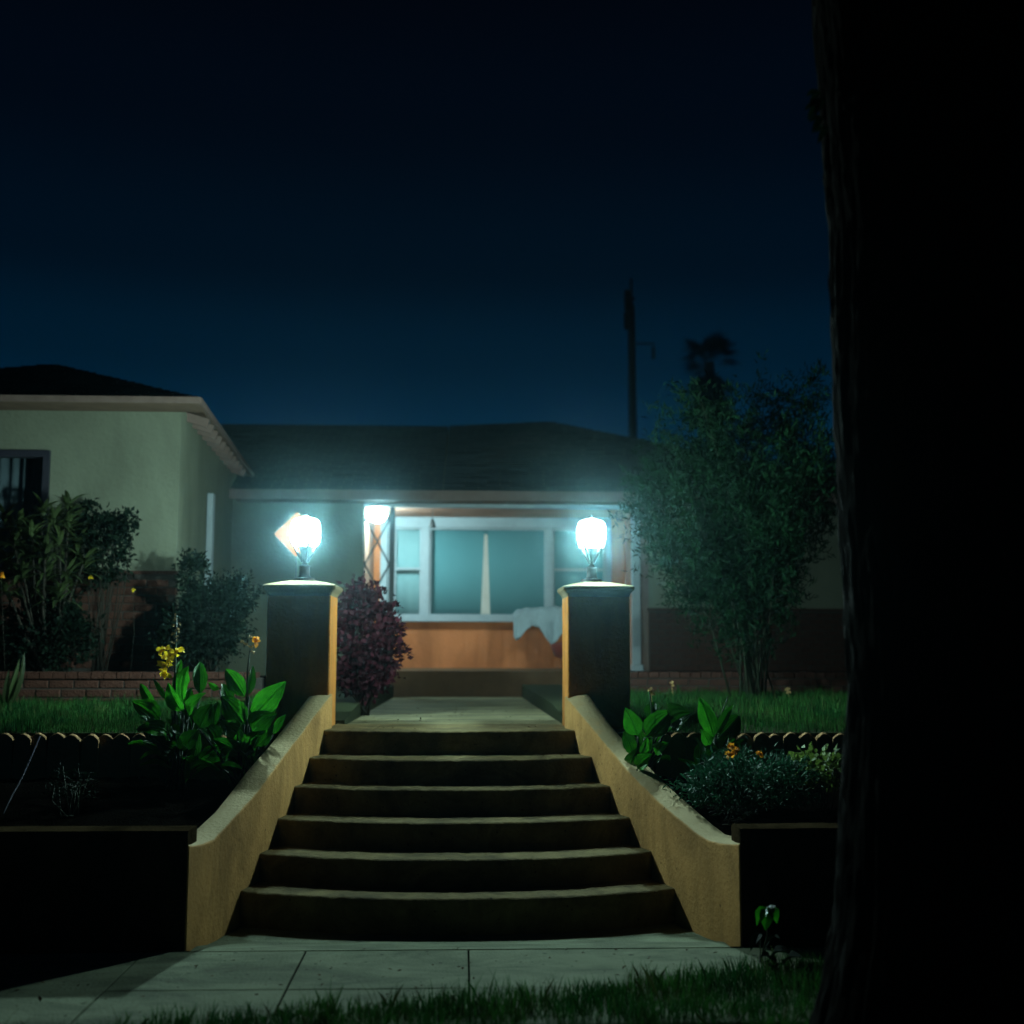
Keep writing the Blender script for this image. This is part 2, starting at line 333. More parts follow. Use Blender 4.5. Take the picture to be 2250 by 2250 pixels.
def shrub(name, base, ells, label, cat, m, seed, ln, asp, stem_m=None, nstem=8, group=None, flat=.4, upb=.15, stem_r=.012, spread=.9):
    rng = np.random.default_rng(seed); t = thing(name, base, label, cat, group)
    P = []; O = []; cens = []
    for c, r, k, per, sig in ells:
        p, o, ce = clumps(c, r, k, per, sig, rng); P.append(p); O.append(o); cens.append(ce)
    P = np.concatenate(P); O = np.concatenate(O); cens = np.concatenate(cens)
    keep = P[:, 2] > base[2] + .02; P = P[keep]; O = O[keep]
    V, Fq = leaves(P, O, rng, ln, asp, upb, spread, flat); link_mesh('foliage', V, Fq, m, t)
    mb = MB(); base = np.array(base, float)
    for i in rng.choice(len(cens), min(nstem, len(cens)), replace=False):
        e = cens[i]; q = base + np.array([rng.normal(0, .03), rng.normal(0, .03), -.03]); mid = (q * .5 + e * .5) + rng.normal(0, .04, 3) + np.array([0, 0, .05])
        mb.tube([q, mid, e], [stem_r, stem_r * .75, stem_r * .35], 5)
    mb.build('stem', stem_m or M_TWIG, t, True)
    return t

BRICK_MESH = {}
def brick_mesh(key, m, w, h, d):
    if key in BRICK_MESH: return BRICK_MESH[key]
    out = []; rnd = random.Random(hash(key) % 1000 if False else 7)
    for k in range(4):
        e = .006; V = []
        for y, i in ((-d / 2, e), (-d / 2 + e, 0), (d / 2, 0)):
            for x, z in ((-w / 2 + i, -h / 2 + i), (w / 2 - i, -h / 2 + i), (w / 2 - i, h / 2 - i), (-w / 2 + i, h / 2 - i)):
                V.append((x + rnd.uniform(-.002, .002), y + rnd.uniform(-.0015, .0015), z + rnd.uniform(-.002, .002)))
        Fc = [(0, 1, 2, 3)] + [(i + j, i + (j + 1) % 4, i + 4 + (j + 1) % 4, i + 4 + j)[::-1] for i in (0, 4) for j in range(4)] + [(11, 10, 9, 8)]
        me = bpy.data.meshes.new('brick'); me.from_pydata(V, [], Fc); me.materials.append(m); me.update(); out.append(me)
    BRICK_MESH[key] = out; return out

def bricks(parent, x0, x1, y_face, z0, z1, m, key, seed, w=.205, h=.067, g=.011, rot=False):
    """courses of single bricks on the plane y = y_face (or x = y_face when rot), all children of parent"""
    ms = brick_mesh(key, m, w, h, .09); rnd = random.Random(seed); base = root_loc(parent); n = 0
    rows = int((z1 - z0 + g) / (h + g))
    for r in range(rows):
        z = z0 + h / 2 + r * (h + g); x = x0 + w / 2 - (w + g) / 2 * (r % 2)
        while x < x1 - w / 2 + .001 or (r % 2 and x < x1):
            a, b = max(x - w / 2, x0), min(x + w / 2, x1)
            if b - a > .04:
                o = bpy.data.objects.new('brick', rnd.choice(ms)); COL.objects.link(o); o.parent = parent
                u = rnd.uniform(-.004, .005)
                p = (np.array([y_face + u, (a + b) / 2, z]) if rot else np.array([(a + b) / 2, y_face + u + .045, z])) - base
                o.location = p; o.scale = ((b - a) / w, 1, 1)
                if rot: o.rotation_euler = (0, 0, rot)
                n += 1
            x += w + g
    return n

# ================================================================== GROUND AND PAVING
g = MB().box(-130, 130, -60, 160, -.9, -.12).build('ground', M_GROUND); tag(g, kind='structure')
tag(MB().box(-14, 14, 2.6, 5.188, -.2, -.035).build('verge', M_LAWNSOIL), kind='structure')

ZL = .974; RISE1 = .1492; RISE = .165; TR = .3002; Y1 = 7.2528
def xl(Y): return -1.284 + .0592 / .3 * (Y - Y1)      # inner faces of the splayed stair walls
def xr(Y): return 1.2705 - .0905 / .3 * (Y - Y1)

def lawn_z(Y):
    return float(np.interp(Y, [8.6, 10.6, 14, 60], [.955, 1.07, 1.07, 1.07]))

def slab_mesh(x0, x1, y0, y1, z0, z1, seed, jit=.0):
    rnd = random.Random(seed); mb = MB(); mb.box(x0, x1, y0, y1, z0, z1); return mb

sw = thing('sidewalk', (0, 5.85, -.035), None, None); tag(sw, kind='structure')
xs = [-7.52, -6.68, -5.84, -5.0, -4.16, -3.32, -2.48, -1.63, -.80, .045, 1.77, 2.62, 3.46, 4.3, 5.14, 5.98, 6.82]
for i in range(len(xs) - 1):
    for j, (ya, yb) in enumerate(((5.20, 5.752), (5.752, 6.452))):
        gp = .003 if xs[i] == -.80 or xs[i + 1] == -.80 else .0055
        z = random.Random(i * 9 + j).uniform(-.002, .002)
        o = MB().box(xs[i] + .0045, xs[i + 1] - .0045, ya + .003, yb - .0045, -.11, z).build('slab', M_CONC, sw); bevel(o, .004, 2)
MB().box(-7.5, 6.8, 5.19, 6.5, -.034, -.0075).build('joint_bed', M_SOIL, sw)
mb = MB(); mb.loft([[(x, 6.4565, -.15), (x, 6.4565, .0005), (x, 6.60, -.010), (x, 6.78, -.045), (x, 6.90, -.052), (x, 7.6, -.052), (x, 7.6, -.15)] for x in (1.43, .7, 0, -.7, -1.40)]); mb.build('apron_slab', M_CONC, sw)

# landing and path to the porch
path = thing('path', (0, 9, .8), None, None); tag(path, kind='structure')
ys = [9.42, 10.9, 12.4, 13.9, 15.985]
def pz(Y): return ZL - (Y - 8.9) * .0097
for a, b in zip(ys[:-1], ys[1:]):
    V = [(-.9, a + .004, pz(a)), (.80, a + .004, pz(a)), (.80, b - .004, pz(b)), (-.9, b - .004, pz(b))]
    mb = MB(); mb.add(V + [(x, y, .7) for x, y, z in V], [(0, 1, 2, 3), (0, 4, 5, 1), (1, 5, 6, 2), (2, 6, 7, 3), (3, 7, 4, 0)])
    bevel(mb.build('path_slab', M_PATH, path), .004, 1)

# raised lawn and planting beds
def terrace(name, x0, x1, xin, seed):
    ysamp = [8.66, 9.2, 9.40, 9.41, 9.9, 10.6, 12, 14, 16, 22, 60]; V = []; Fc = []
    for y in ysamp:
        xa = x0 if x0 < -5 else (x0 if y > 9.405 else .93); xb = x1 if x1 > 5 else (x1 if y > 9.405 else -1.13)
        V += [(xa, y, lawn_z(y)), (xb, y, lawn_z(y))]
    for i in range(len(ysamp) - 1): Fc.append((2 * i, 2 * i + 1, 2 * i + 3, 2 * i + 2))
    n = len(V); V += [(x, y, -.2) for x, y, z in V]
    for i in range(len(ysamp) - 1):
        Fc += [(2 * i + 1, 2 * i + 1 + n, 2 * i + 3 + n, 2 * i + 3), (2 * i + 2, 2 * i + 2 + n, 2 * i + n, 2 * i)]
    Fc.append((0, n, n + 1, 1)); Fc.append((2 * len(ysamp) - 1, n + 2 * len(ysamp) - 1, n + 2 * len(ysamp) - 2, 2 * len(ysamp) - 2))
    return tag(link_mesh(name, V, Fc, M_LAWNSOIL), kind='structure')
terrace('lawn', -40, -.905, -1, 1); terrace('lawn', .805, 40, 1, 2)

def bed(name, left):
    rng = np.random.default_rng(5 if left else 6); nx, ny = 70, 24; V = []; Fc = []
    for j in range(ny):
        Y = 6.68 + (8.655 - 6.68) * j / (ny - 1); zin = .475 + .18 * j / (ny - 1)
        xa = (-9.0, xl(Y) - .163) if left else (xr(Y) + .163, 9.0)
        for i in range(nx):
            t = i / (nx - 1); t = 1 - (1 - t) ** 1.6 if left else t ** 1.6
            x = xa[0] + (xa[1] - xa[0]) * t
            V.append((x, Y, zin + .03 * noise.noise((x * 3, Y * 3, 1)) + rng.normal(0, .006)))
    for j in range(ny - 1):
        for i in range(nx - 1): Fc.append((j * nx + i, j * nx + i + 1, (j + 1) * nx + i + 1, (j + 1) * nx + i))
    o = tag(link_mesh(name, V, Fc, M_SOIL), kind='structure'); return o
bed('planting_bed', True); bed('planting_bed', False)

# ================================================================== STAIRCASE
st = thing('staircase', (0, 6.9, 0), 'wide concrete staircase of six bowed steps between ochre walls', 'stairs')
BOW = [.27, .27, .23, .215, .24, .16]
for i in range(6):
    Ys = Y1 + i * TR; z1 = RISE1 + i * RISE; z0 = -.14 if i == 0 else z1 - RISE - .02
    Yb = Ys + TR + .04 if i < 5 else 9.416
    nx = 121; secs = []; rnd = random.Random(40 + i)
    ph = rnd.uniform(0, 9)
    for k in range(nx):
        u = -1 + 2 * k / (nx - 1); x0, x1 = xl(Ys) - .05, xr(Ys) + .05
        xx = (x0 + x1) / 2 + (x1 - x0) / 2 * u
        yn = Ys - BOW[i] * (1 - abs(u) ** 2.2) + .006 * noise.noise((u * 4, ph, 0)) + .005 * noise.noise((u * 17, ph, 3)) + .004 * max(0, noise.noise((u * 40, ph, 5)) - .2)
        zz = z1 + .0035 * noise.noise((u * 5, ph, 7)) + .003 * noise.noise((u * 21, ph, 2)) - .010 * max(0, noise.noise((u * 33, ph, 8)) - .35)
        if i == 5:
            xe0, xe1 = -.96, .80
            xb = xe0 + (xe1 - xe0) * (u + 1) / 2
        else: xb = xx
        secs.append([(xx, yn + .004, z0), (xx, yn, zz - .022), (xx, yn + .004, zz - .008), (xx, yn + .012, zz - .002), (xx, yn + .024, zz), (xb, Yb, zz), (xb, Yb, z0)])
    mb = MB(); mb.loft(secs[::-1]); mb.build('step', M_STEP, st)

# stair side walls (profile of the top measured along each splayed face)
def cheek(name, fx, sgn, prof_in, prof_out, label):
    Yk = sorted(set([6.512, 6.54, 6.60, 6.66, 6.72, 6.84, 6.96, 7.1, 7.25, 7.4, 7.55, 7.7, 7.9, 8.1, 8.3, 8.5, 8.7, 8.86, 8.93]))
    secs = []
    for Y in Yk:
        zi = float(np.interp(Y, *zip(*prof_in))) + .004 * noise.noise((Y * 5, sgn, 0)); zo = float(np.interp(Y, *zip(*prof_out))) + .004 * noise.noise((Y * 5, sgn, 4))
        xi = fx(Y) + sgn * .003 * noise.noise((Y * 4, 3, sgn)); xo = fx(Y) + sgn * .17
        r = .014
        secs.append([(xi, Y, -.14), (xi, Y, zi - r), (xi + sgn * r * .3, Y, zi - r * .3), (xi + sgn * r, Y, zi), ((xi + xo) / 2, Y, (zi + zo) / 2 + .006),
                     (xo - sgn * r, Y, zo), (xo, Y, zo - r), (xo, Y, -.14)])
    t = thing(name, (fx(6.6) + sgn * .08, 6.6, 0), label, 'stair wall', 'sloping walls beside the stairs')
    mb = MB(); mb.loft(secs if sgn > 0 else secs[::-1]); mb.build('wall_body', M_WALLPAINT, t, True)
    t.children[0].data.set_sharp_from_angle(angle=rad(50))
    return t
cheek('stair_wall', xl, -1, [(6.5, .535), (6.62, .512), (6.80, .50), (6.98, .545), (7.52, .70), (8.19, .955), (8.93, 1.225)],
      [(6.5, .588), (6.62, .545), (6.90, .523), (7.27, .607), (7.72, .787), (8.2, .945), (8.93, 1.22)], 'left sloping ochre stair wall with a leaf-shadowed top beside the canna clump')
cheek('stair_wall', xr, 1, [(6.5, .53), (6.62, .505), (6.80, .49), (6.93, .50), (7.45, .626), (7.87, .768), (8.42, .996), (8.93, 1.21)],
      [(6.5, .585), (6.62, .535), (6.89, .50), (7.0, .512), (7.65, .697), (8.45, .994), (8.93, 1.24)], 'right sloping ochre stair wall with a speckled top beside the marigolds')

# retaining walls along the pavement
def retaining(x0, x1, label, seed):
    t = thing('retaining_wall', ((x0 + x1) / 2, 6.52, 0), label, 'garden wall', 'low walls along the sidewalk')
    n = 60; secs = []
    for k in range(n + 1):
        x = x0 + (x1 - x0) * k / n; q = .006 * noise.noise((x * 2.3, seed, 0)); w = .004 * noise.noise((x * 3, seed, 5)); z = .603 + q
        secs.append([(x, 6.498 + w, -.14), (x, 6.498 + w, z - .02), (x, 6.513 + w, z), (x, 6.70, z), (x, 6.72, z - .02), (x, 6.72, -.14)])
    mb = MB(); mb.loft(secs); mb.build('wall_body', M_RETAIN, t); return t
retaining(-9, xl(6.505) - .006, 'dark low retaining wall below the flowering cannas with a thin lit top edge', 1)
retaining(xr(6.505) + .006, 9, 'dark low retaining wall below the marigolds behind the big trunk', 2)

# ================================================================== GATE PILLARS AND LAMPS
PW = .468; PY = 8.9
def pillar(x0, label):
    x1 = x0 + PW; c = ((x0 + x1) / 2, PY + PW / 2); t = thing('gate_pillar', (c[0], c[1], .9), label, 'pillar', 'square pillars at the top of the stairs')
    mb = MB(); h = PW / 2; secs = []
    for z in np.linspace(.6, 1.955, 12):
        j = .002 * noise.noise((z * 4, x0, 0))
        secs.append([(c[0] - h + j, c[1] - h, z), (c[0] + h + j, c[1] - h, z), (c[0] + h + j, c[1] + h, z), (c[0] - h + j, c[1] + h, z)])
    mb.loft(secs); bevel(mb.build('shaft', M_PILLAR, t), .012, 2)
    cap = MB(); prof = [(0, 1.945), (.004, 1.957), (.010, 1.972), (.022, 1.986), (.033, 1.996), (.036, 2.004), (.037, 2.016), (.033, 2.024), (.022, 2.030), (-.06, 2.050), (-.13, 2.064), (-.17, 2.068)]
    secs = []
    for o, z in prof:
        a = h + o; pts = []; r = .02 if o > -.1 else .02
        for sx_, sy_ in ((-1, -1), (1, -1), (1, 1), (-1, 1)):
            for k in (0, 1, 2):
                th = {(-1, -1): 180, (1, -1): 270, (1, 1): 0, (-1, 1): 90}[(sx_, sy_)] + 45 * k
                pts.append((c[0] + sx_ * (a - r) + r * math.cos(rad(th)), c[1] + sy_ * (a - r) + r * math.sin(rad(th)), z))
        secs.append(pts)
    cap.loft(secs); cap.build('cap', M_CAPTOP, t)
    return c
cL = pillar(-.972 - PW, 'square ochre pillar with moulded cap between the cannas and the burgundy shrub')
cR = pillar(.784, 'square ochre pillar with moulded cap beside the draped cloth of the porch')

def post_lamp(x, y, label, seed, rotz):
    z0 = 2.072; t = thing('pillar_lamp', (x, y, z0 - .004), label, 'lamp', 'lit jar lamps on the pillars'); c = (x, y, z0)
    MB().lathe([(.082, -.006), (.082, .012), (.076, .018), (.05, .022)], c, 24).build('base_plate', M_LAMPMETAL, t)
    MB().lathe([(.050, .020), (.046, .03), (.040, .04), (.038, .098), (.043, .102), (.043, .112), (.024, .118), (.017, .135), (.022, .15), (.02, .165)], c, 20).build('pedestal', M_LAMPMETAL, t, True)
    cup = MB(); cup.lathe([(.02, .160), (.030, .20), (.040, .228), (.046, .250), (.046, .262)], c, 20); cup.build('socket_cup', M_LAMPMETAL, t, True)
    for k in range(4):
        a = rotz + k * math.pi / 2; ca, sa = math.cos(a), math.sin(a); pts = []
        for r, z in ((.022, .138), (.032, .165), (.052, .195), (.070, .225), (.082, .258), (.098, .270), (.110, .286), (.1185, .315), (.1215, .338)): pts.append((x + r * ca, y + r * sa, z0 + z))
        MB().tube(pts, [.008, .009, .010, .011, .011, .010, .008, .007, .005], 7).build('arm', M_LAMPMETAL, t, True)
    rg = MB(); pts = [(x + .083 * math.cos(a), y + .083 * math.sin(a), z0 + .268) for a in np.linspace(0, 2 * math.pi, 25)]
    rg.tube(pts, .006, 6, False); rg.build('holder_ring', M_LAMPMETAL, t, True)
    j = MB().lathe([(.094, .262), (.106, .288), (.1135, .325), (.1165, .365), (.1155, .40), (.110, .43), (.103, .453), (.088, .468), (.06, .478), (.03, .483)], c, 28).build('glass_jar', M_JAR, t, True)
    MB().lathe([(.014, .262), (.018, .285), (.034, .315), (.040, .345), (.037, .372), (.024, .392), (.006, .399)], c, 16).build('bulb', M_LAMP, j, True)
    MB().lathe([(.022, .491), (.03, .493), (.030, .497), (.012, .502), (.009, .512), (.004, .518)], (x, y, z0 - .004), 14).build('finial', M_LAMPMETAL, t, True)
    return t
post_lamp(-1.203, PY + PW / 2, 'lit jar lamp on the left pillar in front of the yellow diamond sign', 1, .35)
post_lamp(.993, PY + PW / 2, 'lit jar lamp on the right pillar in front of the porch window', 2, .9)

# yellow diamond sign on a thin stake behind the left lamp
p = at(652, 1174, 10.5); s = .20
t = thing('diamond_sign', (p[0], p[1] + .01, lawn_z(10.5)), 'yellow diamond shaped sign behind the left pillar lamp', 'sign')
mb = MB(); r = .012; q = []
for k in range(4):
    for a in (-45, -15, 15, 45):
        th = rad(90 * k + a); cx_, cz_ = (s - r * 1.41) * math.cos(rad(90 * k)), (s - r * 1.41) * math.sin(rad(90 * k))
        q.append((p[0] + cx_ + r * math.cos(th), cz_ + p[2] + r * math.sin(th)))
mb.loft([[(x, p[1], z) for x, z in q], [(x, p[1] - .004, z) for x, z in q]]); mb.build('sign_plate', M_SIGN, t)
MB().tube([(p[0], p[1] + .008, lawn_z(10.5) - .1), (p[0], p[1] + .008, p[2] + .1)], .005, 6).build('stake', M_LAMPMETAL, t)

# ================================================================== LAWN EDGING
def edging(xa, xb, label):
    t = thing('lawn_edging', ((xa + xb) / 2, 8.63, .6), label, 'lawn edging', 'scalloped edging along the lawns')
    w = .1165; me = []
    for v in range(3):
        rnd = random.Random(v); n = 12; fr = []
        for k in range(n + 1):
            u = -1 + 2 * k / n; fr.append((u * (w / 2 - .002), .962 + .036 * (math.cos(u * math.pi / 2) - 1) + rnd.uniform(-.0015, .0015)))
        V = []
        for yy, dz in ((-.022, -.007), (-.014, 0), (.014, 0), (.022, -.006)): V += [(x, yy, z - .6 + dz) for x, z in fr]
        V += [(-w / 2 + .002, -.022, -.06), (w / 2 - .002, -.022, -.06), (-w / 2 + .002, .022, -.06), (w / 2 - .002, .022, -.06)]
        m = n + 1; Fc = [(r * m + k, r * m + k + 1, (r + 1) * m + k + 1, (r + 1) * m + k) for r in range(3) for k in range(n)]
        a = 4 * m; Fc += [tuple([a, a + 1] + [k for k in range(n, -1, -1)]), tuple([a + 3, a + 2] + [3 * m + k for k in range(m)]),
                          (a + 2, a, 0, m, 2 * m, 3 * m), (a + 1, a + 3, 4 * m - 1, 3 * m - 1, 2 * m - 1, m - 1)]
        q = bpy.data.meshes.new('scallop_tile'); q.from_pydata(V, [], Fc); q.materials.append(M_TILE); q.update(); me.append(q)
    rnd = random.Random(int(xa * 100)); n = int((xb - xa) / w)
    for k in range(n):
        o = bpy.data.objects.new('scallop_tile', rnd.choice(me)); COL.objects.link(o); o.parent = t
        o.location = (xa + w * (k + .5) - (xa + xb) / 2, rnd.uniform(-.007, .007), rnd.uniform(-.009, .006)); o.rotation_euler = (rnd.uniform(-.07, .07), rnd.uniform(-.06, .06), rnd.uniform(-.08, .08))
    return t
edging(-5.70, -1.45, 'scalloped terracotta edging before the lawn under the wing window')
edging(1.27, 5.4, 'scalloped terracotta edging behind the marigolds before the tall shrub')

# ================================================================== HOUSE
FY, BY, WY = 16.0, 18.0, 11.75
H = thing('house', (0, FY, .9), 'single storey cream house with dark hip roof and lit salmon porch', 'house')
def P(px, py, Y): return at(px, py, Y)
zb = .80
# --- wing on the left
xc1 = P(392, 1100, WY)[0]; xc2 = P(510, 1050, FY)[0]; xwl = -7.4
zweave = 3.92; wx1 = P(112, 1000, WY)[0]; wx0 = wx1 - 1.35; wz1 = P(60, 990, WY)[2]; wz0 = 2.30
zws = P(300, 1263, WY)[2]
mb = MB(); mb.box(xwl, wx0, WY, WY + .18, zb, zweave); mb.box(wx1, xc1, WY, WY + .18, zb, zweave)
mb.box(wx0, wx1, WY, WY + .18, wz1, zweave); mb.box(wx0, wx1, WY, WY + .18, zb, wz0)
V = [(xc1, WY, zb), (xc2, FY + .3, zb), (xc2 - .18, FY + .3, zb), (xc1 - .18, WY + .18, zb)]
mb.add(V + [(x, y, zweave) for x, y, z in V], [(0, 1, 5, 4), (1, 2, 6, 5), (2, 3, 7, 6), (3, 0, 4, 7), (4, 5, 6, 7)])
mb.box(xwl, xwl + .18, WY + .18, FY + 6, zb, zweave)
mb.build('wing_wall', M_CREAM, H)
# brick wainscot on the wing front
ms = MB().box(-5.6, xc1 + .012, WY - .052, WY - .006, 1.0, zws + .0).build('brick_wainscot', M_MORTAR, H)
bricks(ms, -5.0, xc1 + .02, WY - .062, 1.36, zws, M_BRICK, 'wing', 3)
MB().box(-5.6, xc1 + .03, WY - .085, WY - .004, zws + .003, zws + .035).build('wainscot_sill', M_BRICK2, ms)
# wing window
ww = MB(); f = .065
ww.box(wx0, wx0 + f, WY - .03, WY + .08, wz0, wz1); ww.box(wx1 - f, wx1, WY - .03, WY + .08, wz0, wz1)
ww.box(wx0 + f, wx1 - f, WY - .03, WY + .08, wz1 - f, wz1); ww.box(wx0 + f, wx1 - f, WY - .03, WY + .08, wz0, wz0 + f)
ww.box((wx0 + wx1) / 2 - .03, (wx0 + wx1) / 2 + .03, WY - .02, WY + .07, wz0 + f, wz1 - f)
ww = ww.build('wing_window', M_DARKFRAME, H)
for a, b in ((wx0 + f, (wx0 + wx1) / 2 - .03), ((wx0 + wx1) / 2 + .03, wx1 - f)):
    MB().box(a, b, WY + .03, WY + .036, wz0 + f, wz1 - f).build('pane', M_GLASS, ww)
def drape(x0, x1, y, z0, z1, folds, amp, name, m, parent, seed=0):
    n = folds * 8; V = []; rnd = random.Random(seed)
    ph = [rnd.uniform(0, 6) for _ in range(3)]
    for z in (z0, (z0 + z1) / 2, z1):
        for k in range(n + 1):
            u = k / n; V.append((x0 + (x1 - x0) * u, y + amp * math.sin(u * folds * 2 * math.pi + ph[0]) + amp * .5 * math.sin(u * folds * 3.1 + ph[1]), z))
    Fc = [(r * (n + 1) + k, r * (n + 1) + k + 1, (r + 1) * (n + 1) + k + 1, (r + 1) * (n + 1) + k) for r in range(2) for k in range(n)]
    o = link_mesh(name, V, Fc, m, parent, True); md = o.modifiers.new('Solid', 'SOLIDIFY'); md.thickness = .004; return o
drape(wx0 + .03, wx1 - .03, WY + .22, wz0 - .05, wz1 + .03, 11, .022, 'curtain', M_DARKCURT, ww, 3)
MB().box(wx0 - .3, wx1 + .3, WY + .40, WY + .42, wz0 - .3, wz1 + .3).build('room_backing', M_DARKFRAME, ww)
# pale strip on the wing's side wall, standing in for a casing edge
def side_pt(py, t): return np.array([xc1 + (xc2 - xc1) * t, WY + (FY + .3 - WY) * t, py])
ds = MB(); a = side_pt(0, .40); b = side_pt(0, .437)
V = [(a[0] + .08, a[1]), (b[0] + .08, b[1]), (b[0] + .012, b[1]), (a[0] + .012, a[1])]
ds.add([(x, y, .95) for x, y in V] + [(x, y, 3.30) for x, y in V], [(0, 1, 5, 4), (1, 2, 6, 5), (2, 3, 7, 6), (3, 0, 4, 7), (4, 5, 6, 7), (3, 2, 1, 0)])
bevel(ds.build('casing_strip', M_WHITE, H), .008, 2)

# --- main front walls
xo0 = P(798, 1150, FY)[0]; xo1 = P(1404, 1150, FY)[0]; zbeam = P(1000, 1114, FY)[2]; zeave = P(700, 1088, 15.6)[2]
zfloor = P(1000, 1474, FY)[2]; zceil = P(1000, 1137, BY)[2]; xright = 7.2
mb = MB(); mb.box(xc2 - .1, xo0, FY, FY + .18, zb, zeave + .12); mb.build('facade_wall', M_CREAM, H)
xrw = P(1424, 1200, FY)[0]
mb = MB(); mb.box(xrw, xright, FY, FY + .18, zb, zeave + .12); mb.box(xrw, xrw + .15, FY + .18, BY, zb, zeave); mb.build('facade_wall', M_CREAM, H)
zws2 = P(1500, 1343, FY)[2]
MB().box(P(1406, 1200, FY)[0], xrw - .004, FY - .02, FY + .18, zb, zeave).build('corner_board', M_FASCIA, H)
ms2 = MB().box(xrw - .004, xright, FY - .052, FY - .006, .95, zws2).build('brick_wainscot', M_MORTAR, H)
bricks(ms2, xrw, 5.6, FY - .062, 1.10, zws2, M_BRICK2, 'main', 5)
MB().box(xrw - .02, xright, FY - .085, FY - .004, zws2 + .003, zws2 + .04).build('wainscot_sill', M_BRICK2, ms2)
MB().box(xo0 - .12, P(1405.5, 1200, FY)[0], FY + .02, FY + .16, zbeam, zeave + .03).build('porch_beam', M_WHITE, H)
# porch shell
MB().box(xo0 - .02, xrw, FY + .004, BY + .02, .82, zfloor).build('porch_floor', M_RISERBR, H)
MB().box(xo0 - .0, xrw - .004, FY + .165, BY, zceil, zceil + .05).build('porch_ceiling', M_SALMON_GLARE, H)
sw_ = MB(); sw_.box(xo0 - .16, xo0, FY + .183, BY, zfloor + .002, zceil - .002); sw_.build('porch_side_wall', M_SALMON_GLARE, H)
xpr = P(1400, 1300, FY)[0]
MB().box(xrw - .04, xrw - .003, FY + .2, BY, zfloor + .002, zceil - .002).build('porch_side_wall', M_SALMON_GLARE, H)
# picture window and wall round it
X = lambda px: P(px, 1260, BY)[0]
zsill = P(1050, 1366, BY)[2]; zst = P(1050, 1354, BY)[2]; zh0 = P(1050, 1160, BY)[2]
wl, wr_ = X(866), X(1330)
mb = MB(); mb.box(xo0 - .1, xrw + .1, BY + .004, BY + .2, zfloor, zsill - .004)
mb.box(wr_ + .09, xrw + .1, BY + .004, BY + .2, zsill - .002, zceil)
mb.box(xo0 - .1, X(838), BY + .004, BY + .2, zsill - .002, zceil)
mb.build('porch_wall', M_SALMON, H)
grv = MB()
for k in range(14):
    x = X(880) + k * .19
    if x < xrw: grv.box(x, x + .006, BY - .004, BY + .0035, zfloor + .03, zsill - .02)
grv.build('wall_batten', M_SALMON, H)
fr = MB(); D0, D1 = BY - .05, BY + .06
fr.box(wl - .10, wr_ + .085, D0 - .015, D1, zh0, zceil - .003)                     # head casing
fr.box(wl - .085, wl, D0, D1, zst + .002, zh0 - .002); fr.box(wr_, wr_ + .085, D0, D1, zst + .002, zh0 - .002)
for a, b in ((926, 943), (1200, 1214)): fr.box(X(a), X(b), D0, D1, zst + .002, zh0 - .002)
zr = P(900, 1250, BY)[2]
fr.box(wl + .001, X(926) - .001, D0 + .02, D1 - .02, zr - .018, zr + .018); fr.box(X(1214) + .001, wr_ - .001, D0 + .02, D1 - .02, zr - .018, zr + .018)
for a, b in ((wl, X(926)), (X(943), X(1200)), (X(1214), wr_)):
    e = .028
    fr.box(a + .001, a + e, D0 + .03, D1 - .02, zst + .004, zh0 - .004); fr.box(b - e, b - .001, D0 + .03, D1 - .02, zst + .004, zh0 - .004)
    fr.box(a + e, b - e, D0 + .03, D1 - .02, zst + .004, zst + .03); fr.box(a + e, b - e, D0 + .03, D1 - .02, zh0 - .03, zh0 - .004)
pwn = fr.build('picture_window', M_WHITE, H)
MB().box(wl - .13, wr_ + .12, D0 - .06, D1, zsill, zst).build('window_sill', M_WHITE, pwn)
for a, b in ((wl + .029, X(926) - .029), (X(943) + .029, X(1200) - .029), (X(1214) + .029, wr_ - .029)):
    MB().box(a, b, BY + .005, BY + .011, zst + .031, zh0 - .031).build('pane', M_GLASS, pwn)
for a, b, m in ((wl, X(926), M_CURTAIN), (X(943), X(1067), M_SHADE), (X(1069), X(1200), M_SHADE), (X(1214), wr_, M_SHADE)):
    drape(a + .005, b - .005, BY + .085, zst + .0, zh0, max(3, int((b - a) / .3)), .0012, 'window_shade', m, pwn, int(a * 10) % 7)
V = [(X(1057), BY + .08, zst), (X(1078), BY + .08, zst), (X(1071), BY + .08, zh0 - .09), (X(1064), BY + .08, zh0 - .09)]
M_GAP = mat('pale_pink_curtain_edge', (.62, .47, .40), (.72, .57, .50), 4, .9, .1, 40, .1)
MB().add(V + [(x, y + .01, z) for x, y, z in V], [(0, 1, 2, 3), (7, 6, 5, 4), (0, 4, 5, 1), (1, 5, 6, 2), (2, 6, 7, 3), (3, 7, 4, 0)]).build('curtain_edge', M_GAP, pwn)
MB().box(wl - .2, wr_ + .2, BY + .32, BY + .34, zst - .1, zh0 + .1).build('room_backing', M_SHADE, pwn)
# porch door behind the trellis
dx0, dx1 = X(836), X(856)
dr = MB(); dr.box(dx0, wl - .102, BY - .05, BY + .1, zfloor + .003, zceil - .003)
dr = dr.build('door_casing', M_WHITE, H)
# porch corner post
xa, xb = P(1387, 1300, FY)[0], P(1405, 1300, FY)[0]
mb = MB(); mb.box(xa, xb, FY - .10, FY + .0, zfloor + .09, zbeam + .10); mb.box(xa - .015, xb + .03, FY - .115, FY + .002, .9, zfloor + .088)
bevel(mb.build('porch_post', M_WHITE, H), .01, 2)

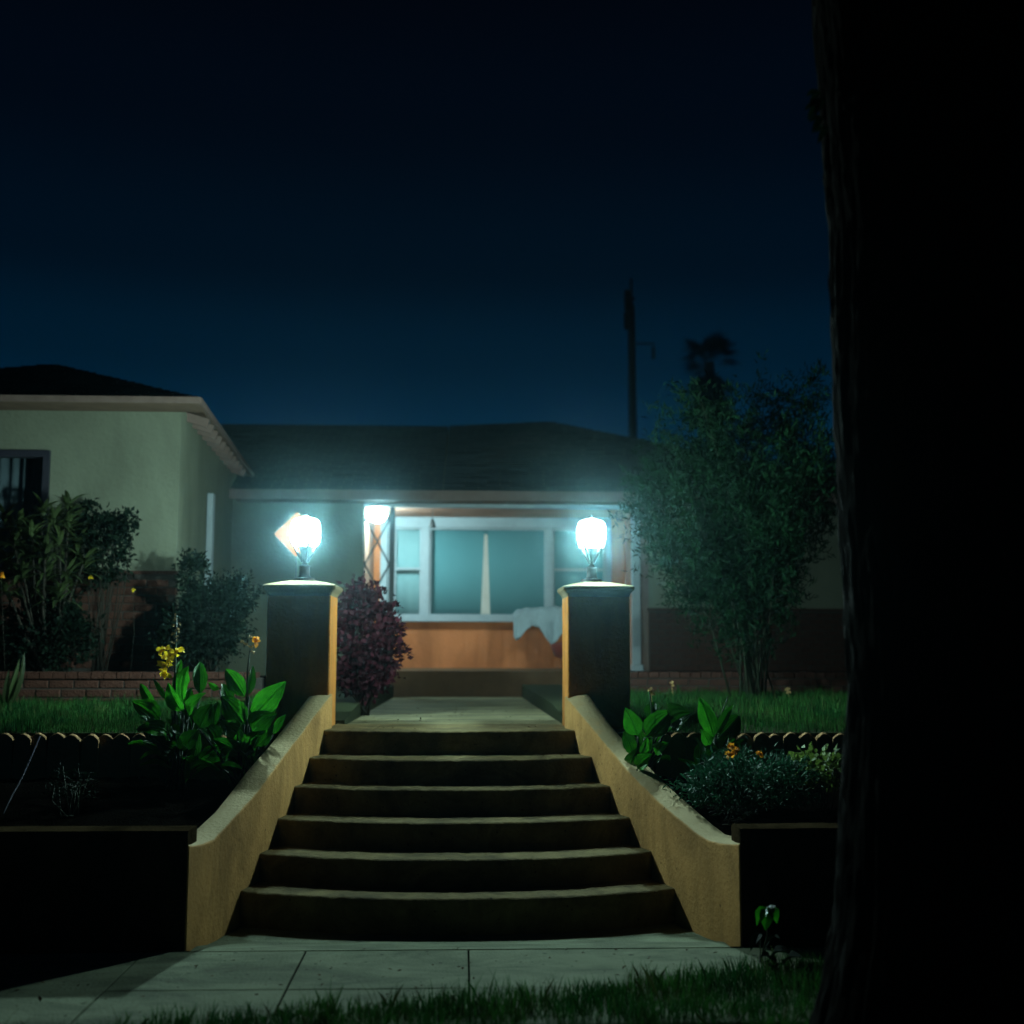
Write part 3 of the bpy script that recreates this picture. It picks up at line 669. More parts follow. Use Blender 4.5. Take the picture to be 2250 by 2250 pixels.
# --- roofs: sheathing with separate shingle tabs laid in courses
def roof_plane(A, B, C_, D, seed, parent, course=.15, tab=.3):
    """A-B along the eave (left to right), D-C along the ridge; returns sheathing, adds shingles as one part"""
    A, B, C_, D = [np.array(v, float) for v in (A, B, C_, D)]
    nrm = np.cross(B - A, D - A); nrm /= np.linalg.norm(nrm)
    if nrm[2] < 0: nrm = -nrm
    up = (D + C_) / 2 - (A + B) / 2; n = max(3, int(np.linalg.norm(up) / course)); rnd = random.Random(seed); V = []; Fc = []
    for r in range(n):
        t0, t1 = r / n, min(1, (r + 1.12) / n)
        a0, b0, a1, b1 = A + (D - A) * t0, B + (C_ - B) * t0, A + (D - A) * t1, B + (C_ - B) * t1
        L = np.linalg.norm(b0 - a0); k = max(1, int(L / tab)); off = rnd.uniform(-.4, .4) / k
        cuts = [0] + [min(1, max(0, (i + (r % 2) * .5) / k + off * .3)) for i in range(1, k)] + [1]
        for u0, u1 in zip(cuts[:-1], cuts[1:]):
            if u1 - u0 < 1e-3: continue
            g_ = .004 / L; lo = rnd.uniform(.016, .024); b = len(V); sh = rnd.uniform(-.008, .008) / max(.1, np.linalg.norm(up))
            p0 = a0 + (b0 - a0) * (u0 + g_) - up * sh; p1 = a0 + (b0 - a0) * (u1 - g_) - up * sh; q0 = a1 + (b1 - a1) * (u0 + g_); q1 = a1 + (b1 - a1) * (u1 - g_)
            V += [p0 + nrm * lo, p1 + nrm * lo, q1 + nrm * .004, q0 + nrm * .004, p0, p1]
            Fc += [(b, b + 1, b + 2, b + 3), (b + 4, b + 5, b + 1, b)]
    tag(link_mesh('shingle_courses', V, Fc, M_ROOF, parent), kind='stuff')
    return [A, B, C_, D]
def roof(name, planes, seed):
    mb = MB()
    for q in planes:
        Q = [np.array(v, float) for v in q]; nr = np.cross(Q[1] - Q[0], Q[-1] - Q[0]); nr /= np.linalg.norm(nr)
        if nr[2] < 0: nr = -nr
        k = len(Q); mb.add(Q + [v - nr * .05 for v in Q], [tuple(range(k)), tuple(range(2 * k - 1, k - 1, -1))] + [(i, i + k, (i + 1) % k + k, (i + 1) % k) for i in range(k)])
    o = mb.build(name, M_SOFFIT, H)
    for i, q in enumerate(planes): roof_plane(*q, seed + i, o)
    return o
ze = zeave + .06; RY, RZ = 20.5, P(700, 934, 20.5)[2]
xh = P(985, 937, RY)[0]; xre = 6.1; EY = 15.6
def pitch(Y): return ze + (RZ - ze) * (Y - EY) / (RY - EY)
zr2 = P(1150, 926, 20.9)[2]; xk0 = P(1090, 926, 20.9)[0]; xk1 = P(1205, 928, 20.9)[0]
roof('roof', [[(-7.0, EY, ze), (xh, EY, ze), (xh, RY, RZ), (-7.0, RY, RZ)],
              [(-7.0, 25.4, ze), (xh, 25.4, ze), (xh, RY, RZ), (-7.0, RY, RZ)],
              [(xh, EY, ze + .003), (xre, EY, ze + .003), (xk1, 20.9, zr2), (xh + .02, 20.55, RZ + .02)],
              [(xre, EY, ze + .003), (xre, 25.8, ze), (xk1 + .02, 20.92, zr2), (xk1, 20.9, zr2)],
              [(xh, 25.8, ze), (xre, 25.8, ze), (xk1, 20.9, zr2), (xh, 20.9, RZ)]], 10)
fz = MB(); fz.box(P(512, 1080, EY)[0] - .4, xre + .02, EY - .03, EY - .002, ze - .12, ze + .012); fz.box(xre + .001, xre + .026, EY - .002, 25.8, ze - .12, ze + .012)
fz.build('fascia', M_FASCIA, H)
MB().box(-3.0, xre - .01, EY + .0, FY - .002, ze - .115, ze - .09).build('soffit', M_SOFFIT, H)
# wing roof
ec = P(437, 876, 11.3); zw = ec[2]; ap = P(117, 801, 13.9); ex2 = P(541, 1031, 15.6)[0]; EW = 11.3
exend = ec[0] + (ex2 - ec[0]) * (17.2 - EW) / (15.6 - EW)
lx = 2 * ap[0] - ec[0]
roof('wing_roof', [[(lx, EW, zw), (ec[0], EW, zw), (ap[0] + .02, ap[1], ap[2]), (ap[0] - .02, ap[1], ap[2])],
                   [(ec[0], EW, zw), (exend, 17.2, zw), (ap[0], 19.6, ap[2]), (ap[0], ap[1], ap[2])],
                   [(lx, EW, zw), (lx, 19.6, zw), (ap[0], 19.6, ap[2]), (ap[0], ap[1], ap[2])]], 30)
fz = MB(); fz.box(lx, ec[0] + .02, EW - .028, EW - .002, zw - .048, zw + .012)
a = np.array([ec[0] + .014, EW, zw - .018]); b = np.array([exend + .014, 17.2, zw - .018]); fz.bar(a, b, .024, .06)
fz.build('fascia', M_FASCIA, H)
MB().box(lx, ec[0] - .01, EW + .0, WY - .003, zw - .044, zw - .024).build('soffit', M_SOFFIT, H)
for k in range(11):
    t_ = (k + .6) / 12; Yr = WY + .15 + (16.0 - WY) * t_; xe_ = ec[0] + (exend - ec[0]) * (Yr - EW) / (17.2 - EW)
    MB().bar((xe_ - .02, Yr, zw - .09), (xe_ - .45, Yr, zw + .04), .05, .09).build('rafter_tail', M_FASCIA, H)

# porch light under the porch ceiling
p = P(829, 1145, 16.6)
t = thing('porch_light', (p[0], 16.6, zceil - .01), 'bright porch ceiling light above the trellis corner', 'light')
MB().lathe([(.15, -.03), (.15, .008)], (p[0], 16.6, zceil - .01), 20).build('base_plate', M_WHITE, t)
MB().lathe([(.02, -.215), (.075, -.20), (.115, -.16), (.135, -.10), (.13, -.032)], (p[0], 16.6, zceil - .01), 24).build('glass_dome', M_PORCHGLOW, t, True)

# iron trellis at the porch corner
xT = P(861, 1250, FY + .1)[0]; zt0, zt1 = zfloor, zbeam
t = thing('iron_trellis', ((xT + xo0) / 2, FY + .1, zfloor), 'black iron trellis panel with crossed bars at the left porch corner', 'trellis')
MB().box(xT - .034, xT + .034, FY + .07, FY + .13, zt0, zt1).build('post', M_IRON, t)
MB().box(xo0 + .004, xo0 + .02, FY + .09, FY + .11, zt0, zt1).build('side_rail', M_IRON, t)
wd = xT - .034 - (xo0 + .02); hd = .62; z = zt1 - .155
while z - hd > zt0 - .3:
    for s_ in (0, 1):
        a = (xo0 + .02 + (wd if s_ else 0), FY + .1 + .006 * s_, z); b = (xo0 + .02 + (0 if s_ else wd), FY + .1 + .006 * s_, max(zt0, z - hd))
        MB().bar(a, b, .026, .006, (0, 1, 0)).build('cross_bar', M_IRON, t)
    z -= hd
MB().box(xo0 + .02, xT - .034, FY + .093, FY + .107, zt1 - .165, zt1 - .14).build('top_bar', M_IRON, t)

# small bell hanging under the porch ceiling
p = P(950, 1148, 16.9)
t = thing('hanging_bell', (p[0], 16.9, p[2] - .07), 'small dark bell hanging under the porch ceiling before the window', 'bell')
MB().lathe([(.055, -.07), (.05, -.05), (.036, 0), (.022, .04), (.008, .055)], (p[0], 16.9, p[2]), 14).build('bell_body', M_IRON, t, True)
MB().tube([(p[0], 16.9, p[2] + .05), (p[0], 16.9, zceil)], .004, 5).build('cord', M_IRON, t)

# cloth draped over a tray on a dark red pot behind the right pillar
pc = P(1262, 1375, 15.0); cx_ = pc[0]; zt = P(1190, 1346, 15.0)[2]; zpot = P(1215, 1442, 15.0)[2]; ztop = P(1215, 1412, 15.0)[2]
t = thing('plant_pot', (cx_, 15.1, pz(15)), 'dark red pot on a stand under the white cloth behind the right pillar', 'pot')
MB().lathe([(.12, zpot - .05), (.24, zpot), (.295, ztop - .04), (.30, ztop), (.26, ztop + .004)], (cx_, 15.1, 0), 24).build('pot_bowl', M_REDPOT, t, True)
MB().lathe([(.16, pz(15)), (.12, pz(15) + .05), (.07, pz(15) + .1), (.07, zpot - .1), (.12, zpot - .045)], (cx_ + .04, 15.1, 0), 16).build('stand', M_REDPOT, t, True)
MB().lathe([(.05, ztop), (.05, zt - .035)], (cx_, 15.1, 0), 10).build('post', M_REDPOT, t)
xa_, xb_ = P(1141, 1346, 14.85)[0], P(1330, 1346, 14.85)[0]
MB().box(xa_, xb_, 14.86, 15.30, zt - .035, zt - .012).build('tray', M_REDPOT, t)
hem_px = [(1128, 1398), (1133, 1408), (1142, 1402), (1156, 1384), (1170, 1374), (1186, 1380), (1198, 1402), (1210, 1416), (1222, 1410), (1235, 1392), (1260, 1400), (1300, 1412), (1336, 1385)]
hx = [P(a, b, 14.82)[0] for a, b in hem_px]; hz_ = [P(a, b, 14.82)[2] for a, b in hem_px]
nx, ny = 64, 20; V = []; Fc = []
for j in range(ny + 1):
    v = j / ny
    for i in range(nx + 1):
        x = hx[0] + (hx[-1] - hx[0]) * i / nx; hem = float(np.interp(x, hx, hz_)); w = .018 * noise.noise((x * 9, v * 3, 2)) + .02 * noise.noise((x * 22, v * 2, 5))
        if v < .42: y = 15.30 - (15.30 - 14.845) * v / .42; z = zt + .012 + .012 * noise.noise((x * 8, y * 8, 1)) + .010 * math.sin(x * 21 + y * 9)
        else:
            q = (v - .42) / .58; y = 14.835 - .045 * math.sin(q * 1.5) - w * q * 2.2 - .03 * q * math.sin(x * 26); z = zt + .012 + (hem - zt - .012) * q
        e = min(1, (x - hx[0]) / .045); z -= (1 - e) * .06 * (1 if v < .42 else max(0, 1 - (v - .42) * 3))
        uu = i / nx; z += .055 * math.sin(math.pi * min(1, uu * 1.15)) * (1 if v < .42 else 1 - (v - .42) / .58) + .022 * noise.noise((x * 12, y * 12 + v * 4, 6)) * (1.2 - v)
        y -= .05 * abs(noise.noise((x * 10 + v * 5, v * 7, 4))) * (1 if v > .3 else 0)
        V.append((x, y, z))
for j in range(ny):
    for i in range(nx): Fc.append((j * (nx + 1) + i, j * (nx + 1) + i + 1, (j + 1) * (nx + 1) + i + 1, (j + 1) * (nx + 1) + i))
o = link_mesh('draped_cloth', V, Fc, M_CLOTH, None, True, origin=(cx_, 15.1, zt)); md = o.modifiers.new('Solid', 'SOLIDIFY'); md.thickness = .005
tag(o, 'crumpled white cloth draped over the red pot in front of the porch window', 'cloth')

# ================================================================== BRICK PLANTERS
def planter(x0, x1, Y, z0, z1, depth, label, key, m, seed):
    t = thing('brick_planter', ((x0 + x1) / 2, Y, z0), label, 'planter', 'low brick planters before the house')
    mo = MB().box(x0, x1, Y + .010, Y + .10, z0 - .15, z1 - .004).build('mortar', M_MORTAR, t)
    bricks(t, x0, x1, Y, z1 - .016 - 4 * .078, z1 - .012, m, key, seed)
    for k in range(int((x1 - x0) / .11)):
        o = MB().box(x0 + k * .11 + .004, x0 + (k + 1) * .11 - .005, Y - .012 + random.Random(k + seed).uniform(-.004, .004), Y + .19, z1 - .012, z1 + .045 + random.Random(k * 3).uniform(-.003, .003)).build('coping_brick', m, t)
    s_ = MB().box(x0, x1, Y + .102, Y + depth, z0 - .15, z1 - .01).build('planter_soil', M_SOIL, t)
    return t
zp1 = P(300, 1478, 10.6)[2]
planter(-5.2, -1.75, 10.6, lawn_z(10.6) - .02, zp1 - .04, 1.08, 'low brick planter wall across the left lawn before the wing', 'plA', M_BRICK, 11)
zp2 = P(1500, 1478, 12.5)[2]
planter(1.62, 5.4, 12.5, lawn_z(12.5) - .02, zp2 - .04, 3.3, 'low brick planter wall across the right lawn below the house wall', 'plB', M_BRICK2, 13)

# ================================================================== LAWN GRASS
def grass(name, n, fx, label_m, seed, hmin, hmax, wmin=.003, wmax=.006, lean=.35):
    rng = np.random.default_rng(seed); pts = fx(rng, n); n = len(pts)
    a = rng.uniform(0, 2 * math.pi, n); d = np.stack([np.cos(a), np.sin(a), np.zeros(n)], 1); h = rng.uniform(hmin, hmax, n)[:, None] * (1 + .35 * rng.normal(0, 1, n)[:, None] * .5)
    pn = np.array([noise.noise((q[0] * 4.3, q[1] * 4.3, seed)) + .5 * noise.noise((q[0] * 13, q[1] * 13, seed)) for q in pts]); h = h * np.clip(.85 + .75 * pn, .25, 1.7)[:, None]
    w = rng.uniform(wmin, wmax, n)[:, None]; b = rng.uniform(0, 2 * math.pi, n); ld = np.stack([np.cos(b), np.sin(b), np.zeros(n)], 1) * rng.uniform(.05, lean, n)[:, None] * h
    up = np.array([0, 0, 1.])
    V = np.stack([pts - d * w / 2, pts + d * w / 2, pts + up * h * .6 + ld * .4 + d * w * .4, pts + up * h + ld, pts + up * h * .6 + ld * .4 - d * w * .4], 1).reshape(-1, 3)
    Fq = np.arange(5 * n).reshape(-1, 5)
    return tag(link_mesh(name, V, Fq, label_m), kind='stuff')
def field(x0, x1, y0, y1, clump=.5):
    def f(rng, n):
        x = rng.uniform(x0, x1, n); y = rng.uniform(y0, y1, n)
        k = np.array([noise.noise((a * 2.1, b * 2.1, 3.)) for a, b in zip(x, y)])
        keep = rng.uniform(-1, 1, n) < k * clump * 1.6 + .45
        x, y = x[keep], y[keep]; return np.stack([x, y, np.interp(y, [8.6, 10.6, 60], [.955, 1.07, 1.07]) - .006], 1)
    return f
grass('lawn_grass', 52000, field(-4.6, -1.47, 8.66, 10.58), M_GRASS, 1, .035, .085)
grass('lawn_grass', 60000, field(1.30, 5.2, 8.66, 12.45), M_GRASS, 2, .035, .09)
grass('dry_lawn_grass', 4200, field(-4.6, -1.47, 8.66, 10.58), M_DRYGRASS, 3, .04, .11)
grass('dry_lawn_grass', 5200, field(1.30, 5.2, 8.66, 12.45), M_DRYGRASS, 4, .04, .11)
def verge(rng, n):
    x = rng.uniform(-3.2, 3.4, n); edge = np.interp(x, [-3, -1.6, -.9, -.3, .3, 1.0, 1.6, 3], [5.00, 5.13, 5.32, 5.42, 5.54, 5.80, 6.02, 6.1])
    edge = edge + .06 * np.array([noise.noise((a * 5, 2., 0)) for a in x]) + .05 * np.array([noise.noise((a * 17, 5., 0)) for a in x])
    y = edge - rng.uniform(0, 1, n) ** 1.35 * 1.3
    k = np.array([noise.noise((a * 6, b * 6, 8.)) for a, b in zip(x, y)]); keep = (rng.uniform(-1, 1, n) < k * .9 + .45) & (y > 3.9)
    x, y = x[keep], y[keep]; return np.stack([x, y, np.where(y > 5.2, .0, -.03)], 1)
grass('verge_grass', 52000, verge, M_GRASS, 5, .03, .105, .003, .0055, .6)
grass('dry_verge_grass', 9000, verge, M_DRYGRASS, 6, .03, .13, .002, .004, .9)

# ================================================================== CANNAS
def px_leaf(mb, b, tp, wpx, Y, dy=0., dyt=0., up=(0, -.8, .5), bend=.10, fold=.42, n=10, wave=.12, droop=.06):
    B = at(*b, Y + dy); T = at(*tp, Y + dyt); mb.vleaf(B, T, 1.22 * wpx * Y / F_PX, up, bend, fold, n, wave, droop, int(b[0] * 7 + tp[1]))
def canna(base_px, Y, label, lv, stalks, seed):
    B = at(*base_px, Y); B[2] = .60; t = thing('canna_plant', B, label, 'canna', 'cannas in the planting beds'); rnd = random.Random(seed)
    for (b, tp, w, dy, dyt, bd) in lv:
        mb = MB(); px_leaf(mb, b, tp, w, Y, dy, dyt, (rnd.uniform(-.5, .5), -.9, .35), bd); o = mb.build('leaf', M_CANNA, t)
        sm = MB(); q = at(*b, Y + dy); sm.tube([(B[0] + rnd.uniform(-.06, .06), B[1] + rnd.uniform(-.05, .05), .58), (q * .5 + B * .5) + np.array([0, 0, .03]), q], [.010, .009, .005], 6)
        sm.build('petiole', M_CANNASTEM, o, True)
    for k in range(30):
        a = rnd.uniform(0, 6.28); e = rnd.uniform(.25, 1.3); L = rnd.uniform(.20, .40); d = np.array([math.cos(a) * math.cos(e), .7 * math.sin(a) * math.cos(e), math.sin(e)])
        q = B + np.array([rnd.uniform(-.10, .10), rnd.uniform(-.02, .14), rnd.uniform(.02, .20)])
        tp_ = q + d * L; bad = False
        for v_, z_ in ((q, .6), (tp_, tp_[2])):
            wz = .50 + max(0, v_[1] - 6.9) * .40
            if z_ < wz + .1 and xl(v_[1]) - .24 < v_[0] < xr(v_[1]) + .24: bad = True
        if bad: continue
        MB().vleaf(q, tp_, L * rnd.uniform(.28, .42), (-d[0], -d[1], 1.2), rnd.uniform(-.05, .18), .4, 8, .14, rnd.uniform(0, .22), k).build('leaf', M_CANNA, t)
    for pts, r in stalks:
        MB().tube([at(x, y, Y + d) for x, y, d in pts], r, 7).build('stalk', M_CANNASTEM, t, True)
    return t
A = canna((395, 1670), 8.25, 'canna clump with a yellow bloom and tall seed spike in the left bed', [
    ((402, 1545), (414, 1462), 36, .0, .05, .10), ((404, 1566), (371, 1498), 27, -.05, -.12, .22), ((440, 1530), (440, 1452), 27, .12, .20, .06),
    ((376, 1545), (338, 1488), 12, .0, -.05, .05), ((385, 1500), (398, 1448), 13, .1, .15, .05), ((352, 1590), (292, 1538), 40, .02, -.03, .18),
    ((372, 1612), (300, 1600), 30, .0, -.1, .25), ((395, 1612), (374, 1588), 14, -.1, -.16, .1), ((412, 1645), (394, 1618), 18, -.12, -.2, .15),
    ((415, 1575), (452, 1520), 24, .05, .0, .2), ((360, 1640), (330, 1570), 38, .05, .1, .1), ((405, 1590), (420, 1510), 30, .14, .2, .1),
    ((425, 1610), (402, 1545), 34, .1, .16, .1), ((345, 1560), (310, 1500), 20, .15, .2, .1), ((385, 1650), (345, 1625), 34, -.1, -.2, .2), ((400, 1650), (436, 1600), 32, -.05, -.05, .15)],
    [([(385, 1660, 0), (384, 1500, 0), (386, 1410, 0), (388, 1352, 0)], [.011, .009, .006, .004])], 1)
Bc = canna((530, 1680), 8.15, 'canna clump with an orange bloom on a thin stalk beside the left stair wall', [
    ((551, 1578), (626, 1494), 42, .0, -.03, .10), ((600, 1572), (619, 1516), 16, .06, .03, .05), ((553, 1608), (606, 1566), 46, -.05, -.10, .14),
    ((438, 1602), (466, 1544), 36, .02, .0, .12), ((540, 1534), (498, 1468), 32, .05, .08, .10), ((547, 1530), (555, 1460), 15, .0, .02, .05),
    ((540, 1594), (489, 1526), 42, .0, -.05, .12), ((482, 1516), (458, 1498), 12, .0, -.05, .1), ((521, 1612), (482, 1582), 32, -.12, -.2, .25),
    ((600, 1615), (627, 1568), 16, -.02, -.02, .06), ((470, 1600), (480, 1540), 26, .1, .15, .1), ((505, 1560), (488, 1500), 24, .1, .12, .1),
    ((560, 1640), (600, 1590), 30, .02, -.05, .1), ((480, 1640), (452, 1590), 30, .05, .1, .1), ((482, 1683), (532, 1686), 16, -.25, -.32, .06), ((500, 1668), (512, 1640), 26, -.2, -.28, .2),
    ((515, 1645), (560, 1600), 34, .08, .1, .1), ((545, 1590), (575, 1530), 28, .1, .16, .1), ((530, 1660), (470, 1620), 30, -.05, -.12, .2)],
    [([(541, 1690, 0), (542, 1560, 0), (544, 1470, 0), (550, 1425, 0)], [.011, .009, .006, .004])], 2)
def petals(parent, c_list, name, m, size, seed, n=5):
    rnd = random.Random(seed)
    for c in c_list:
        mb = MB(); c = np.array(c)
        for k in range(n):
            d = np.array([rnd.gauss(0, 1), rnd.gauss(-.5, .7), rnd.gauss(.15, .8)]); d /= np.linalg.norm(d); L = size * rnd.uniform(.8, 1.25)
            mb.leaf(c, c + d * L, L * rnd.uniform(.6, .85), (rnd.uniform(-1, 1), -.8, .6), .15, .35, 4, .75, .3)
        mb.build(name, m, parent, True)
petals(A, [at(x, y, 8.22) for x, y in ((352, 1432), (366, 1428), (374, 1440), (360, 1448), (355, 1462), (368, 1464), (358, 1476), (366, 1484), (388, 1436), (392, 1432), (377, 1452))], 'flower', M_YELLOW, .040, 4, 6)
rnd = random.Random(9)
petals(A, [at(388 + rnd.uniform(-9, 9), 1352 + k * 6, 8.25) for k in range(11)], 'seed_pod', M_PODS, .017, 5, 4)
petals(Bc, [at(x, y, 8.15) for x, y in ((562, 1412), (567, 1408))], 'flower', M_ORANGE, .042, 6, 6)
petals(Bc, [at(x, y, 8.15) for x, y in ((545, 1418), (550, 1400), (556, 1432), (533, 1412), (553, 1424))], 'seed_pod', M_PODS, .024, 7, 5)
canna((1398, 1650), 8.05, 'broad green canna clump against the right stair wall', [
    ((1402, 1618), (1375, 1552), 34, .0, -.05, .12), ((1416, 1622), (1474, 1558), 44, .0, -.03, .12), ((1470, 1592), (1519, 1563), 52, -.04, -.14, .06),
    ((1425, 1585), (1438, 1540), 24, .08, .1, .08), ((1408, 1656), (1420, 1618), 24, -.1, -.16, .1), ((1450, 1605), (1476, 1560), 22, .05, .02, .1),
    ((1392, 1660), (1370, 1605), 30, .05, .05, .1), ((1440, 1660), (1470, 1630), 22, -.05, -.1, .2), ((1400, 1690), (1432, 1655), 28, -.2, -.26, .2), ((1385, 1680), (1402, 1640), 26, -.1, -.2, .2)],
    [([(1436, 1640, 0), (1432, 1560, 0), (1427, 1518, 0)], [.008, .006, .003])], 3)
canna((1575, 1660), 8.2, 'second canna clump with upright leaves near the scalloped edging', [
    ((1570, 1625), (1538, 1530), 32, .0, .03, .06), ((1572, 1620), (1611, 1546), 18, .0, -.02, .06), ((1577, 1622), (1622, 1570), 38, .04, .08, .12), ((1560, 1640), (1540, 1600), 20, -.05, -.1, .15), ((1582, 1650), (1600, 1615), 22, -.08, -.12, .15)],
    [([(1572, 1660, 0), (1574, 1600, 0), (1600, 1530, 0)], [.008, .006, .003])], 4)

# ================================================================== OTHER PLANTS
def E(px, py, Y, rx, ry, rz): 
    c = at(px, py, Y); k = Y / F_PX; return c, (rx * k, ry, rz * k)
# marigolds
c, r = E(1640, 1735, 7.45, 150, .30, 78)
mg = shrub('marigold_plant', (c[0], c[1], .60), [(c, r, 190, 34, .035)], 'dark feathery marigold bush with orange blooms in the right bed', 'marigold', M_MARI, 21, (.03, .06), .24, M_CANE, 22, flat=.3, upb=.3, stem_r=.005)
for px, py, nn in ((1608, 1656, 3), (1618, 1648, 3), (1600, 1659, 2), (1606, 1640, 1), (1668, 1658, 3)):
    petals(mg, [at(px, py, 7.35)], 'flower', M_ORANGE, .028, px, 12)
c, r = E(1800, 1690, 7.6, 55, .16, 42)
shrub('leafy_plant', (c[0], c[1], .60), [(c, r, 45, 7, .03)], 'yellow green round leaved plant between the marigolds and the trunk', 'plant', M_LIME, 22, (.035, .06), .75, M_CANE, 10, flat=.4, stem_r=.004)
c, r = E(1615, 1800, 7.0, 50, .10, 24)
shrub('bed_weeds', (c[0], c[1], .58), [(c, r, 30, 10, .03)], 'small dull weeds at the foot of the marigolds by the stair wall', 'weeds', M_SHRUB, 23, (.02, .04), .3, M_TWIG, 6, stem_r=.003)
# low plant and cord in the left bed
c, r = E(160, 1720, 7.5, 55, .14, 45)
shrub('seedling_plant', (c[0], c[1], .58), [(c, r, 30, 8, .025)], 'small wiry plant standing alone in the dark left bed', 'plant', M_SHRUB, 24, (.02, .04), .35, M_CANE, 14, stem_r=.004)
mb = MB(); mb.tube([at(88, 1618, 8.55), at(66, 1670, 8.2), at(48, 1710, 7.9), at(28, 1745, 7.7), at(6, 1790, 7.4)], .006, 6)
tag(mb.build('garden_cord', M_CORD, None, True, origin=at(48, 1710, 7.9)), 'thin violet grey cord hanging over the left lawn edging', 'cord')
# burgundy shrub between pillar and porch
c1, r1 = E(800, 1405, 10.9, 72, .26, 120); c2, r2 = E(840, 1440, 10.8, 40, .18, 70); c3, r3 = E(790, 1320, 10.9, 38, .15, 45)
shrub('burgundy_shrub', (c1[0], 10.9, pz(10.9) + .02), [(c1, r1, 120, 24, .04), (c2, r2, 40, 22, .035), (c3, r3, 26, 20, .03), (at(790, 1480, 10.9), (.26, .22, .16), 60, 22, .035)], 'dark burgundy leaved shrub beside the path left of the porch', 'shrub', M_PURPLE, 25, (.045, .075), .6, M_TWIG, 14, flat=.3)
# shrubs before the wing
zpl = zp1 - .05
def starplant(name, base, tips, label, m, seed, L, w, nl, stem_m=M_TWIG):
    rnd = random.Random(seed); t = thing(name, base, label, 'plant'); st_ = MB(); lf = MB(); base = np.array(base)
    for tp in tips:
        tp = np.array(tp); mid = base * .45 + tp * .55 + np.array([rnd.uniform(-.05, .05), rnd.uniform(-.05, .05), -.02]); st_.tube([base + np.array([rnd.uniform(-.05, .05), rnd.uniform(-.05, .05), -.03]), mid, tp], [.016, .013, .009], 6)
        for k in range(nl):
            a = rnd.uniform(0, 2 * math.pi); e = rnd.uniform(-.45, .95); d = np.array([math.cos(a) * math.cos(e), math.sin(a) * math.cos(e), math.sin(e)])
            l_ = L * rnd.uniform(.7, 1.15); o = tp - np.array([0, 0, rnd.uniform(0, .10)])
            lf.leaf(o, o + d * l_ + np.array([0, 0, -.12 * l_]), w * rnd.uniform(.8, 1.2), (0, 0, 1), .12, .2, 4, .8)
    lf.build('foliage', m, t); st_.build('stem', stem_m, t, True); return t
b = at(110, 1420, 10.95); b[2] = zpl
starplant('long_leaf_shrub', b, [at(x, y, Y) for x, y, Y in ((95, 1120, 10.9), (150, 1110, 10.9), (40, 1150, 10.8), (130, 1180, 10.7), (60, 1210, 10.75), (170, 1190, 11.0), (20, 1230, 10.9), (100, 1250, 10.7), (150, 1260, 10.8), (10, 1130, 11.0), (70, 1290, 10.8), (120, 1140, 10.7), (70, 1165, 10.6), (30, 1190, 10.65), (100, 1205, 10.6), (150, 1150, 10.9), (185, 1235, 10.9), (50, 1255, 10.65), (130, 1300, 10.7), (15, 1290, 10.7))],
          'pale long leaved shrub in front of the wing window', M_OLEANDER, 31, .25, .042, 26)
c, r = E(228, 1205, 11.1, 58, .18, 82); c2, r2 = E(285, 1145, 11.0, 18, .06, 18); c3, r3 = E(195, 1110, 11.1, 14, .05, 10)
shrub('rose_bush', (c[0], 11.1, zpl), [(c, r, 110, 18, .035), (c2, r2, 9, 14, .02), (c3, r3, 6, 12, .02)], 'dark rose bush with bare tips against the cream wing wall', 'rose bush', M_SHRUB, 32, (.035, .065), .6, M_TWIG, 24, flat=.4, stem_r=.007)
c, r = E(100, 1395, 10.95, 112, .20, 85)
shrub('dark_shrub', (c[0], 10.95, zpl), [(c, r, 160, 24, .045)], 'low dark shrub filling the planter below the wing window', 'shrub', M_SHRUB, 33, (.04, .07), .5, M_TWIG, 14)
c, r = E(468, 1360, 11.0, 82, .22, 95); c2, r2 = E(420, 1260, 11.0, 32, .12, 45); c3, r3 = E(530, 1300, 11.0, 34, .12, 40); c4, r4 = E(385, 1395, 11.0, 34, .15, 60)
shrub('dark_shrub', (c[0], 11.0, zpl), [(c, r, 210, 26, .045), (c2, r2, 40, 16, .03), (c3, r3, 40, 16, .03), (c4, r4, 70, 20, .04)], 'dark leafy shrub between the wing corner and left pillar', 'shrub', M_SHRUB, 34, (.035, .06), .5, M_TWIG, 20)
# strap leaved plant and orange flower at the left edge of the view
b = at(20, 1440, 10.2); b[2] = lawn_z(10.2)
t = thing('strap_leaf_plant', b, 'strap leaved plant with an orange flower left of the brick planter', 'plant'); rnd = random.Random(4)
lf = MB()
for k in range(11):
    a = rnd.uniform(0, 6.28); lf.leaf(b + np.array([rnd.uniform(-.03, .03), 0, 0]), b + np.array([math.cos(a) * .16, math.sin(a) * .12, rnd.uniform(.25, .52)]), .05, (math.cos(a), math.sin(a), .6), .08, .3, 6)
lf.build('foliage', M_OLEANDER, t); fl = at(2, 1265, 10.2)
MB().tube([b, (b + fl) / 2, fl], [.003, .0025, .002], 5).build('stalk', M_TWIG, t, True); petals(t, [fl], 'flower', M_ORANGE, .042, 8, 6)
# two stray yellow blooms
for i, (px, py, lb) in enumerate(((200, 1268, 'small yellow bloom on a stalk under the long leaved shrub'), (292, 1297, 'small yellow bloom on a stalk before the brick wainscot'))):
    f_ = at(px, py, 10.8); t = thing('yellow_flower', (f_[0], 10.8, zpl), lb, 'flower', 'stray yellow blooms in the left planter')
    MB().tube([(f_[0], 10.8, zpl - .03), (f_[0] + .02, 10.82, (zpl + f_[2]) / 2), f_], .0018, 5).build('stalk', M_TWIG, t, True); petals(t, [f_], 'bloom', M_YELLOW, .024, i, 6)

